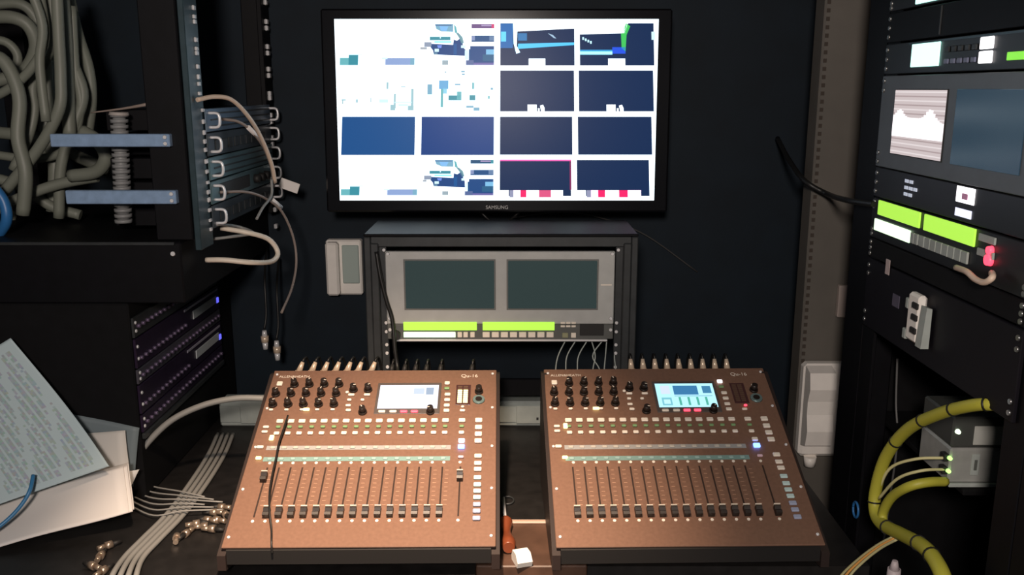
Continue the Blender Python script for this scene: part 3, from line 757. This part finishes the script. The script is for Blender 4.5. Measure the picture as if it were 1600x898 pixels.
# two metal plugs hanging on the wall side of the rack
for x, y0, y1 in ((413, 516, 545), (432, 532, 562)):
    a = P(x, y0, Y=2.05); b = P(x + 2, y1, Y=2.05)
    r = thing('hanging_plug', 'small metal plug hanging behind the console beside the patch cabinet', 'plug', tuple(a), group='metal plugs hanging by the patch cabinet')
    d = b - a
    obj('tip', G().cyl((0, 0, 0), d * .3, .005, .007, 10), STEEL, r)
    obj('collar', G().cyl(d * .3, d * .62, .009, .009, 12), BRASS, r)
    obj('shell', G().cyl(d * .62, d, .007, .006, 10), STEEL, r)
    obj('lead', G().tube([(0, 0, .002), (.004, .01, .04), (.0, .03, .12), (-.01, .1, .18)], .003, 6), PVCB, r)

# ------------------------------------------------------------------ right rack (front faces left)
RX = .62
rr = thing('equipment_rack', 'tall black equipment rack of lit units beside the taupe post', 'rack', (0, 0, 0))
obj('far_post', G().box(RX + .002, RX + .06, 1.535, 1.625, 0.0, CZ + .55, .003), BLACK, rr)
obj('rail', G().box(RX + .002, RX + .0075, 1.485, 1.5345, 0.1, CZ + .5, .001), BLACK, rr)
obj('near_post', G().box(RX + .002, RX + .06, .93, 1.02, 0.0, CZ + .55, .003), BLACK, rr)
obj('rail', G().box(RX + .002, RX + .0075, 1.0205, 1.07, 0.1, CZ + .5, .001), BLACK, rr)
obj('back_panel', G().box(1.14, 1.155, .93, 1.625, 0.0, CZ + .55, .003), MATTE, rr)
obj('side_panel', G().box(RX + .061, 1.139, 1.61, 1.625, 0.0, CZ + .55, .002), MATTE, rr)
obj('side_panel', G().box(RX + .061, 1.139, .93, .945, 0.0, CZ + .55, .002), MATTE, rr)
obj('top_panel', G().box(RX + .002, 1.155, .93, 1.625, CZ + .5505, CZ + .57, .002), MATTE, rr)
obj('base', G().box(RX + .062, 1.138, .946, 1.609, 0.02, .10, .002), MATTE, rr)
SCR2 = fix(G().cyl((0, 0, 0), (0, 0, .002), .0042, .0034, 10).mesh('screw', mat('grey_screw', (.45, .46, .46), .3, .9)))

def runit(zbot, h, label, m, earscrews=True, chm=None):
    """rack unit frame: x from far ear (0) to near ear (.4826), z up, -y toward the room"""
    u = thing('rack_unit', label, 'rack unit', (RX, 1.525, CZ + zbot), (0, 0, -pi / 2), 'units in the tall black rack')
    obj('front_panel', G().box(0.0, .4826, -.004, .0015, .0008, h - .0008, .001), m, u)
    obj('chassis', G().box(.05, .44, .008, .35, .003, h - .003, .001), BLACK, u)
    if earscrews:
        for x in (.008, .4746):
            for k in (.2, .5, .8) if h < .06 else (.1, .22, .78, .9):
                link('screw', SCR2, u, (x, -.004, h * k), (pi / 2, 0, 0))
    return u
def ul(px, py): return 1.525 - P(px, py, X=RX - .005).y
def zat(px, py): return P(px, py, X=RX).z - CZ

DKP = mat('dark_unit_panel', (.014, .015, .018), .4, .2)
zA = zat(1385, 118)     # bottom of second unit / top of the monitor unit
# top unit
u = runit(zA + .100, .0600, 'dark rack unit with a cyan display, topmost in the tall rack', DKP)
obj('display', G().box(ul(1426, 60), ul(1472, 60), -.0062, -.0042, .004, .040, .0006), LCDC, u)
for k in range(4): obj('button', G().box(.23 + k * .018, .24 + k * .018, -.007, -.0042, .02, .03, .0008), CHARC, u)
u = runit(zA + .0510, .0475, 'blank black rack panel between the two cyan displays', BLACK)
obj('cover_strip', G().box(.186, .188, -.006, -.0042, .004, .044), CHARC, u)
u = runit(zA + .001, .0490, 'dark rack unit with cyan display, white square keys and a green light', DKP)
obj('display', G().box(ul(1424, 95), ul(1467, 95), -.0062, -.0042, .010, .044, .0006), LCDC, u)
for k in range(5):
    obj('button', G().box(.212 + k * .019, .224 + k * .019, -.007, -.0042, .012, .019, .0008), mat('dim_blue_key', (.18, .20, .30), .4), u)
    obj('button', G().box(.212 + k * .019, .224 + k * .019, -.007, -.0042, .028, .036, .0008), CHARC, u)
for z in (.010, .028): obj('lit_key', G().box(ul(1530, 95), ul(1550, 95), -.007, -.0042, z, z + .0155, .001), LEDW, u)
obj('meter', G().box(ul(1572, 105), ul(1599, 105), -.006, -.0042, .012, .022, .0006), mat('green_meter', (.2, .6, .05), .4, em=.8, emc=(.25, .85, .06)), u)
obj('silver_strip', G().box(.088, .46, -.0052, -.0042, .044, .047), RAILM, u)
# twin monitor
zB = zat(1385, 262)
h = zA - zB
u = thing('monitor_unit', 'grey twin-screen monitor unit in the tall rack showing a white waveform', 'monitor unit', (RX, 1.525, CZ + zB), (0, 0, -pi / 2))
obj('front_panel', G().box(0, .4826, -.005, .0015, .0008, h - .0008, .001), PANELB, u)
obj('chassis', G().box(.05, .44, .008, .3, .003, h - .003, .001), BLACK, u)
sz0, sz1 = zat(1396, 240) - zB, zat(1397, 139) - zB
SA, SB = ul(1396, 190), ul(1478, 190)
s1 = obj('screen', G().box(SA, SB, -.0064, -.0052, sz0, sz1, .0004), RUBBER, u)
g = G()
def wq(a, b, c, d, colr, k=0):
    X = lambda t: SA + .0015 + (SB - SA - .003) * t
    Z = lambda t: sz1 - .0015 - (sz1 - sz0 - .003) * t
    g.poly([(X(a), -.0066 - k * .0001, Z(b)), (X(a), -.0066 - k * .0001, Z(d)), (X(c), -.0066 - k * .0001, Z(d)), (X(c), -.0066 - k * .0001, Z(b))], colr)
wq(0, 0, 1, 1, (.62, .53, .53))
for k in range(15): wq(0, .02 + k * .066, 1, .04 + k * .066, (.42, .33, .33) if k % 2 else (.8, .72, .72), 1)
for i in range(24):
    t = i / 24; hgt = .30 + .12 * math.exp(-((t - .12) / .1) ** 2) + .14 * math.exp(-((t - .72) / .1) ** 2) - .10 * max(0, (t - .78) * 3)
    wq(t, .72 - hgt, t + 1 / 24, .72, (1.5, 1.4, 1.45), 2)
obj('waveform_picture', g, PICT2, s1, fixn=False)
obj('screen', G().box(ul(1492, 190), .436, -.0064, -.0052, sz0, sz1, .0004), GLASSBL, u)
for x in (.008, .4746):
    for k in (.06, .16, .84, .94): link('screw', SCR2, u, (x, -.005, h * k), (pi / 2, 0, 0))
# dark unit with small display
zC = zat(1378, 309)
u = runit(zC, zB - zC, 'dark rack unit with white lettering and a small lit picture', DKP)
hh = zB - zC
for r_ in range(3):
    for k in range(2 + (r_ % 2)):
        obj('lettering', G().box(ul(1413, 290) + k * .016, ul(1413, 290) + .012 + k * .016, -.0050, -.0041, hh * (.30 + .2 * r_), hh * (.40 + .2 * r_)), mat('white_print', (.7, .75, .85), .5, em=.35, emc=(.7, .8, 1)), u)
obj('picture', G().box(ul(1494, 305), ul(1523, 305), -.0052, -.0042, hh * .52, hh * .95, .0004), LEDW, u)
obj('picture_spot', G().box(ul(1504, 305), ul(1513, 305), -.0060, -.0053, hh * .62, hh * .78), mat('mauve_print', (.4, .2, .3), .5, em=.3, emc=(.5, .2, .35)), u)
obj('picture', G().box(ul(1492, 330), ul(1518, 330), -.0052, -.0042, hh * .14, hh * .36, .0004), mat('lilac_lamp', (.8, .8, 1), .4, em=1.0, emc=(.75, .8, 1.0)), u)
# green display unit
zD = zat(1370, 372)
hh = zC - zD - .001
u = runit(zD, hh, 'rack unit with two bright green displays in the tall rack', DKP)
def ub(px): return 1.525 - P(px, 330, X=RX - .004).y
for a, b in ((ul(1374, 320), ul(1439, 335)), (ul(1446, 340), ul(1525, 365))):
    obj('green_display', G().box(a, b, -.0072, -.0042, hh * .62, hh * .97, .0006), LCDG, u)
obj('lit_key_strip', G().box(ul(1369, 335), ul(1424, 352), -.0072, -.0042, hh * .22, hh * .50, .0006), LCDGW, u)
k0 = ul(1426, 355)
for k in range(2): obj('key', G().box(k0 + k * .013, k0 + .011 + k * .013, -.0075, -.0042, hh * .24, hh * .48, .0006), PLASTG, u)
for k in range(8): obj('key', G().box(k0 + .030 + k * .0185, k0 + .046 + k * .0185, -.0075, -.0042, hh * .24, hh * .48, .0006), PLASTG, u)
for z in (.5, .78): obj('key', G().box(ul(1531, 370), ul(1556, 380), -.0072, -.0042, hh * z, hh * (z + .14), .0006), PLASTG, u)
obj('red_lamp', G().cyl((ul(1549, 389), -.004, zat(1549, 389) - zD), (ul(1549, 389), -.010, zat(1549, 389) - zD), .006, .005, 12), LEDR, u)
obj('red_lamp', G().cyl((ul(1547, 404), -.004, zat(1547, 404) - zD), (ul(1547, 404), -.010, zat(1547, 404) - zD), .008, .007, 12), LEDR, u)
# shelf below
zE = zat(1366, 402)
sh = runit(zE, zD - zE - .001, 'black rack shelf front below the green displays', MATTE)
a = P(1387, 416, X=RX - .0048)
tag(obj('sticker', G().box(-.008, .008, -.0004, .0004, -.0125, .0125, .0002), mat('pink_white_sticker', (.55, .45, .44), .5), None, tuple(P(1387, 417, X=RX - .0060)), (0, 0, -pi / 2)), 'small pinkish sticker on the far rail below the green displays', 'sticker')
# lower blank panel
u = runit(zE - .122, .120, 'blank dark rack panel below the shelf front', mat('violet_black_panel', (.005, .004, .007), .55, spec=.25))
obj('label', G().box(.115, .140, -.0052, -.0042, .062, .082), mat('dim_violet_label', (.10, .09, .13), .5), u)
# white power plug
pp = P(1428, 496, X=.600)
wp = thing('power_adapter', 'white power adapter hung on the dark rack panel', 'adapter', tuple(pp), (0, 0, -pi / 2))
obj('body', G().box(-.030, .008, 0.002, .0155, -.040, .034, .004), PLAST, wp)
obj('cover', G().prism([(.0, -.040), (.012, -.040), (.012, .020), (.004, .022)], .012, .030), PLASTG, wp)
for z in (-.024, -.004, .014): obj('clip', G().box(-.008, .010, -.002, .0015, z, z + .009, .001), RUBBER, wp)
obj('tab', G().box(-.040, -.031, .003, .010, .006, .022, .001), PLASTG, wp)
obj('tab', G().box(-.042, -.031, .003, .010, -.042, -.026, .001), PLASTG, wp)
# bent gold cable
lead([P(1494, 418, X=.604), P(1510, 424, X=.598), P(1524, 436, X=.596), P(1538, 441, X=.596), P(1550, 434, X=.598), P(1550, 426, X=.606)], .0042, PVCC, 'short bent cream cable under the red lamp of the tall rack')
# network converters
def conv(x0, y0, x1, y1, Yp, label, m):
    a = P(x0, y1, Y=Yp); b = P(x1, y0, Y=Yp)
    r = thing('network_box', label, 'network box', (a.x, Yp, a.z))
    obj('case', G().box(0, b.x - a.x, 0, .10, 0, b.z - a.z, .003), m, r)
    return r, b.x - a.x, b.z - a.z
cv, wd, hg = conv(1480, 701, 1566, 755, 1.27, 'silver network box with yellow fibre leads in the tall rack', mat('silver_case', (.42, .43, .41), .4, .3, noise=.1))
obj('label_plate', G().box(wd * .42, wd * .58, -.002, -.0002, hg * .25, hg * .85, .0006), PLASTG, cv)
obj('label_mark', G().box(wd * .47, wd * .53, -.003, -.0021, hg * .4, hg * .7, .0004), mat('dark_mark', (.1, .11, .1), .5), cv)
obj('foot', G().box(0.0, wd * .95, -.006, -.0002, -.004, .002, .001), PLASTG, cv)
for z in (.35, .72):
    obj('port', G().box(-.008, -.0002, .002, .016, hg * z - .006, hg * z + .006, .001), RUBBER, cv)
    obj('lamp', G().cyl((-.002, -.001, hg * z + .002), (-.002, -.006, hg * z + .002), .0034, .003, 10), mat('small_green_lamp', (.5, 1, .3), .4, em=1.4, emc=(.5, 1.0, .25)), cv)
cv2, wd2, hg2 = conv(1486, 652, 1574, 699, 1.27, 'dark network box stacked on top of the silver one', mat('dark_case', (.07, .075, .07), .45, .2))
obj('label_plate', G().box(wd2 * .40, wd2 * .98, -.002, -.0002, hg2 * .10, hg2 * .72, .0006), mat('pale_label', (.45, .46, .43), .5), cv2)
obj('lamp', G().cyl((wd2 * .08, -.001, hg2 * .55), (wd2 * .08, -.006, hg2 * .55), .004, .003, 10), mat('pale_lamp', (.9, 1, .8), .4, em=1.6, emc=(.8, 1.0, .7)), cv2)
zsh = P(1480, 755, Y=1.27).z
tag(obj('rack_shelf', G().box(.682, 1.0, 1.255, 1.60, zsh - .014, zsh - .0045, .002), MATTE), 'black shelf under the network boxes in the tall rack', 'shelf')
# yellow conduit with black ties
ypts = [(1660, 640), (1600, 634), (1560, 632), (1520, 633), (1468, 646), (1418, 671), (1385, 712), (1369, 762), (1367, 796), (1378, 818), (1412, 836), (1442, 853), (1463, 878), (1476, 910), (1482, 960)]
yX = [.74, .665, .628, .61, .60, .595, .592, .59, .588, .586, .584, .58, .576, .572, .57]
yp = [P(x, y, X=X) for (x, y), X in zip(ypts, yX)]
yc = thing('yellow_cable', 'thick yellow cable loop with black ties hanging from the tall rack', 'cable', tuple(yp[7]))
o0 = yp[7]
obj('sheath', G().tube([p - o0 for p in yp], lambda t: .0078 + .0035 * t, 12, 8), YELL, yc)
for i, f_ in ((2, .5), (3, .6), (4, .5), (5, .5), (7, .6), (9, .3), (10, .75), (11, .6)):
    a = yp[i].lerp(yp[i + 1], f_) - o0; d = (yp[i + 1] - yp[i]).normalized()
    # nudge along the curve
    c_ = 0.5 * (2 * yp[i] + (yp[i + 1] - yp[i - 1]) * f_ + (2 * yp[i - 1] - 5 * yp[i] + 4 * yp[i + 1] - yp[i + 2]) * f_ ** 2 + (3 * yp[i] - yp[i - 1] - 3 * yp[i + 1] + yp[i + 2]) * f_ ** 3) - o0
    rr_ = .0086 + .0035 * i / 13
    obj('cable_tie', G().cyl(c_ - d * .0012, c_ + d * .0012, rr_ + .0006, rr_ + .0006, 14), PVCB, yc)
lead([P(1478, 752, Y=1.26), P(1450, 753, X=.625), P(1420, 760, X=.60), P(1394, 776, X=.592), P(1380, 800, X=.590), P(1380, 820, X=.588)], .0075, YELL, 'yellow branch cable between the silver network box and the thick loop', 'branch_cable')
for (a, b, c, d) in (((1478, 715), (1430, 717), (1390, 732), (1370, 772)), ((1478, 733), (1440, 735), (1402, 748), (1372, 780))):
    lead([P(*a, Y=1.275), P(*b, X=.622), P(*c, X=.598), P(*d, X=.592)], .0024, YELLP, 'thin pale yellow fibre from silver network box to yellow loop', 'fibre_lead')['group'] = 'fibre leads of the network box'
for k, m in enumerate((YELLP, ORNG, YELLP)):
    lead([P(1396 + k * 3, 838 + k * 2, X=.586), P(1370 + k * 3, 852 + k * 2, X=.575), P(1338 + k * 5, 876 + k, X=.56), P(1312 + k * 7, 902, X=.545), P(1290 + k * 8, 940, X=.53)], .0022, m, ('thin orange fibre' if m is ORNG else 'thin pale yellow fibre') + ' leaving the thick yellow loop toward the floor', 'fibre_lead')['group'] = 'fibre leads below the yellow loop'
# grey upright lead behind loop, black lead on post, blue ring, red clip
lead([P(1402, 560, X=.70), P(1400, 630, X=.70), P(1402, 690, X=.70), P(1390, 780, X=.70), P(1380, 850, X=.70)], .002, mat('dim_grey_cable', (.12, .12, .12), .5), 'thin dim grey lead hanging behind the thick yellow loop')
lead([P(1215, 216, Y=2.16), P(1233, 250, Y=2.00), P(1258, 283, Y=1.88), P(1295, 304, Y=1.84), P(1325, 313, X=.612), P(1350, 317, X=.609), P(1366, 319, X=.612)], .0055, PVCB, 'black cable slung from the back wall across the post to the rack')
rg = G(); rc = P(1337, 796, X=.612)
rg.tube([rc + Vector((-.004 * 0, .012 * cos(2 * pi * k / 10), .014 * sin(2 * pi * k / 10))) for k in range(11)], .0022, 6, 3)
tag(obj('blue_ring', rg, BLUEC), 'small dark blue ring hanging on the rack post', 'ring')
ra = P(1303, 872, X=.60)
rc_ = thing('red_clip', 'red plastic clip at the foot of the rack post', 'clip', tuple(ra))
obj('body', G().box(-.007, .007, -.012, .012, -.032, .022, .003), REDP, rc_)
obj('jaw', G().prism([(-.010, .020), (-.004, .038), (.004, .038), (.010, .020)], -.005, .005), REDP, rc_)
bl = P(1397, 892, X=.60)
cl_ = thing('pale_plug', 'pale pinkish plug hanging below the thick yellow loop', 'plug', tuple(bl))
obj('body', G().cyl((0, 0, -.03), (0, 0, .004), .011, .010, 12), mat('pale_pink_plastic', (.55, .48, .50), .5), cl_)
obj('boot', G().cyl((0, 0, .004), (0, 0, .018), .008, .004, 12), mat('pale_pink_plastic', (.55, .48, .50), .5), cl_)

# ------------------------------------------------------------------ between the consoles
ag = P(792, 835, Z=-.765)
am = thing('amber_handle_tool', 'amber handled tool lying in the gap between the consoles', 'tool', (ag.x, ag.y, DZ + .013), (0, 0, radians(4)))
obj('handle', G().tube([(0, -.052, 0), (0, -.03, 0), (0, 0, 0), (0, .03, 0), (0, .045, 0)], lambda t: .010 + .003 * sin(t * 9), 12), AMBERP, am)
obj('shaft', G().cyl((0, .045, 0), (.002, .13, .004), .003, .003, 8), STEEL, am)
rgp = P(793, 776, Z=-.765)
rg = G(); rg.tube([Vector((.012 * cos(2 * pi * k / 12), .016 * sin(2 * pi * k / 12), .0)) for k in range(13)], .0018, 6, 3)
tag(obj('key_ring', rg, CHARC, None, (rgp.x, rgp.y, DZ + .003)), 'small dark metal ring on the desk between the consoles', 'ring')
wt = P(815, 872, Z=-.765)
tg = G().prism([(-.016, 0), (-.020, .010), (-.008, .021), (.010, .020), (.016, .008), (.014, 0)], -.013, .013)
tag(obj('white_tape_scrap', tg, PLAST, None, (wt.x, wt.y + .004, DZ + .0005), (0, 0, .3)), 'crumpled white tape scrap on the brown desk board between the consoles', 'tape')
# thin black tube standing in for a soft shadow on the white-screen console
def on_console(con, u, v, h):
    t = .4156 if con is conL else .4332
    q = Matrix.Translation(con.location) @ Matrix.Rotation(con.rotation_euler.z, 4, 'Z') @ Matrix.Translation((0, 0, .0045)) @ Matrix.Rotation(t, 4, 'X')
    return q @ Vector((u / 1000, v / 1000, h))
lead([on_console(conL, -164, 282, .016), on_console(conL, -166, 250, .014), on_console(conL, -168, 215, .013), on_console(conL, -166, 180, .013), on_console(conL, -164, 140, .015), on_console(conL, -160, 100, .017), on_console(conL, -152, 60, .016), on_console(conL, -144, 30, .008), on_console(conL, -139, 4, .006), on_console(conL, -137, -8, -.006)], .0017, PVCB, 'thin black strand standing in for a soft shadow across the faders of the white-screen console')

# ------------------------------------------------------------------ papers against the patch cabinet
def sheet(name, c4, label, n=14, bend=0.0, lines=None, base=(.78, .77, .76), thick=.0008, group='paper sheets leaning on the patch cabinet', sag=0):
    """c4: four world corners tl, tr, br, bl"""
    tl, tr_, br, bl_ = [Vector(c) for c in c4]
    nrm = (tr_ - tl).cross(bl_ - tl).normalized()
    if nrm.y > 0: nrm = -nrm
    g = G(); N = n
    def pt(a, b):
        p = (tl.lerp(tr_, a)).lerp(bl_.lerp(br, a), b)
        return p + nrm * (bend * sin(pi * b) * 1.0 + sag * sin(pi * a) + .0015 * sin(7 * a + 5 * b))
    vs = [pt(i / N, j / N) for j in range(N + 1) for i in range(N + 1)]
    off = nrm * thick
    vb = [p - off for p in vs]
    K = (N + 1) ** 2
    for j in range(N):
        for i in range(N):
            a = j * (N + 1) + i
            cc = base
            if lines: cc = lines(i / N, j / N, base)
            g._add([vs[a], vs[a + 1], vs[a + N + 2], vs[a + N + 1]], [(0, 3, 2, 1)], True, cc)
            g._add([vb[a], vb[a + 1], vb[a + N + 2], vb[a + N + 1]], [(0, 1, 2, 3)], True, base)
    edge = [j for j in range(N + 1)]
    loop = [i for i in range(N + 1)] + [j * (N + 1) + N for j in range(1, N + 1)] + [N * (N + 1) + i for i in range(N - 1, -1, -1)] + [j * (N + 1) for j in range(N - 1, 0, -1)]
    for k in range(len(loop)):
        a, b = loop[k], loop[(k + 1) % len(loop)]
        g._add([vs[a], vs[b], vb[b], vb[a]], [(0, 1, 2, 3)], False, base)
    me = g.mesh(name, PAPERP)
    import bmesh
    bm = bmesh.new(); bm.from_mesh(me); bmesh.ops.remove_doubles(bm, verts=bm.verts, dist=.00002); bmesh.ops.recalc_face_normals(bm, faces=bm.faces); bm.to_mesh(me); bm.free()
    o = link(name, me)
    return tag(o, label, 'paper', group)
def txt_lines(a, b, base):
    k = int(a * 64 + .5); r = random.random()
    if k % 3 and .05 < a < .95 and .06 < b < .94 and r < .85 and int(b * 9 + k * .37) % 5: return tuple(v * random.uniform(.66, .85) for v in base)
    return base
BLU = (.50, .62, .66)
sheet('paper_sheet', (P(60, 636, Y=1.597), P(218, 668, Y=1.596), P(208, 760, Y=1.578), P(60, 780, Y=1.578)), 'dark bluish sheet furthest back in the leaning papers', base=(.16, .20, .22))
sheet('paper_sheet', (P(-20, 690, Y=1.586), P(196, 672, Y=1.584), P(203, 752, Y=1.556), P(-20, 810, Y=1.556)), 'grey-white sheet between the dark sheet and the printed one', base=(.62, .60, .57))
sheet('paper_sheet', (P(-60, 780, Y=1.546), P(218, 733, Y=1.560), P(204, 760, Y=1.545), P(-60, 830, Y=1.535)), 'narrow white sheet tip sticking out past the front stack', base=(.72, .70, .68))
front = (P(-60, 790, Y=1.524), P(201, 723, Y=1.535), P(209, 794, Y=1.475), P(-40, 861, Z=-.770))
for k, (jx, jz) in enumerate(((0, 0), (-.003, 0), (.001, 0), (-.004, 0))):
    sheet('paper_sheet', [c + Vector((jx, -.0042 * k, jz if c.z > DZ + .01 else 0)) for c in front], ['rearmost plain white sheet of the front stack, hidden by three others', 'plain white sheet second from the back of the front paper stack', 'plain white sheet just behind the front one of the paper stack', 'foremost plain white sheet of the stack under the blue cable'][k], base=(.84, .80, .77), thick=.0015)
sheet('paper_sheet', (P(-190, 650, Y=1.535), P(17, 528, Y=1.570), P(170, 728, Y=1.498), P(-60, 808, Y=1.450)), 'bluish printed sheet standing upright with its corner pointing up', n=64, lines=txt_lines, base=BLU, bend=-.012)
lead([P(52, 742, Y=1.468), P(47, 765, Y=1.448), P(36, 785, Y=1.436), P(18, 806, Y=1.422), P(-6, 826, Y=1.405), P(-40, 850, Y=1.385)], .0034, mat('bright_blue_cable', (.04, .20, .42), .4), 'blue cable lying over the white paper stack', 'blue_lead')

# ------------------------------------------------------------------ cables on the desk beside the white-screen console
lead([P(414, 622, Y=1.67), P(370, 622, Y=1.665), P(320, 632, Y=1.655), P(270, 655, Y=1.64), P(232, 690, Y=1.625), P(210, 722, Y=1.615), P(196, 752, Y=1.61)], .0062, PVCW, 'thick grey-white cable arching from the console to the patch cabinet', 'grey_white_cable')
for k in range(4):
    o_ = (k - 1.5)
    pts = [(352 + o_ * 8, 678), (338 + o_ * 8.4, 710), (312 + o_ * 8.8, 752), (275 + o_ * 9, 802), (236 + o_ * 9.4, 842), (208 + o_ * 10, 872), (192 + o_ * 13, 905), (182 + o_ * 15, 950)]
    lead([P(x, y, Z=-.7695) if y < 900 else P(x, y, Y=1.306 - .008 * (y > 920)) for x, y in pts], .0046, PVCW, 'grey-white cable in the loom running to the desk front edge', 'loom_cable')['group'] = 'grey-white loom cables on the desk'
for k in range(6):
    y = 752 + k * 8
    lead([P(200, y - 4, Z=-.768), P(240, y + 8 + k, Z=-.766), P(285, y + 16 - k * 2, Z=-.760), P(320 + (k % 3) * 14, 776 + k * 4, Z=-.764)], .0016, PVCW, 'thin grey cable fanning out from under the papers', 'thin_cable')['group'] = 'thin cables fanning out by the papers'
DULLP = mat('dull_nickel_plug', (0.46, 0.36, 0.28), 0.3, 0.7)
spots = [(348, 792), (336, 800), (352, 803), (326, 812), (340, 812), (318, 822), (305, 818), (292, 832), (276, 840), (330, 826), (157, 868), (146, 884), (168, 852), (160, 892)]
for k, (x, y) in enumerate(spots):
    p = P(x, y, Z=-.768)
    a = random.uniform(0, 6.28)
    near = k >= 10
    r = thing('cable_plug', 'small metal plug lying ' + ('on the desk below the paper stack' if near else 'in the pile beside the white-screen console'), 'plug', (p.x, p.y, DZ + .0072), (0, 0, a), 'loose plugs below the papers' if near else 'loose plugs beside the white-screen console')
    obj('collar', G().cyl((-.008, 0, 0), (.004, 0, 0), .0068, .0068, 10), DULLP, r)
    obj('pin_body', G().cyl((.004, 0, 0), (.017, 0, 0), .0046, .0046, 10), DULLP, r)
    obj('boot', G().cyl((-.024, 0, -.001), (-.008, 0, 0), .003, .005, 8), RUBBER, r)
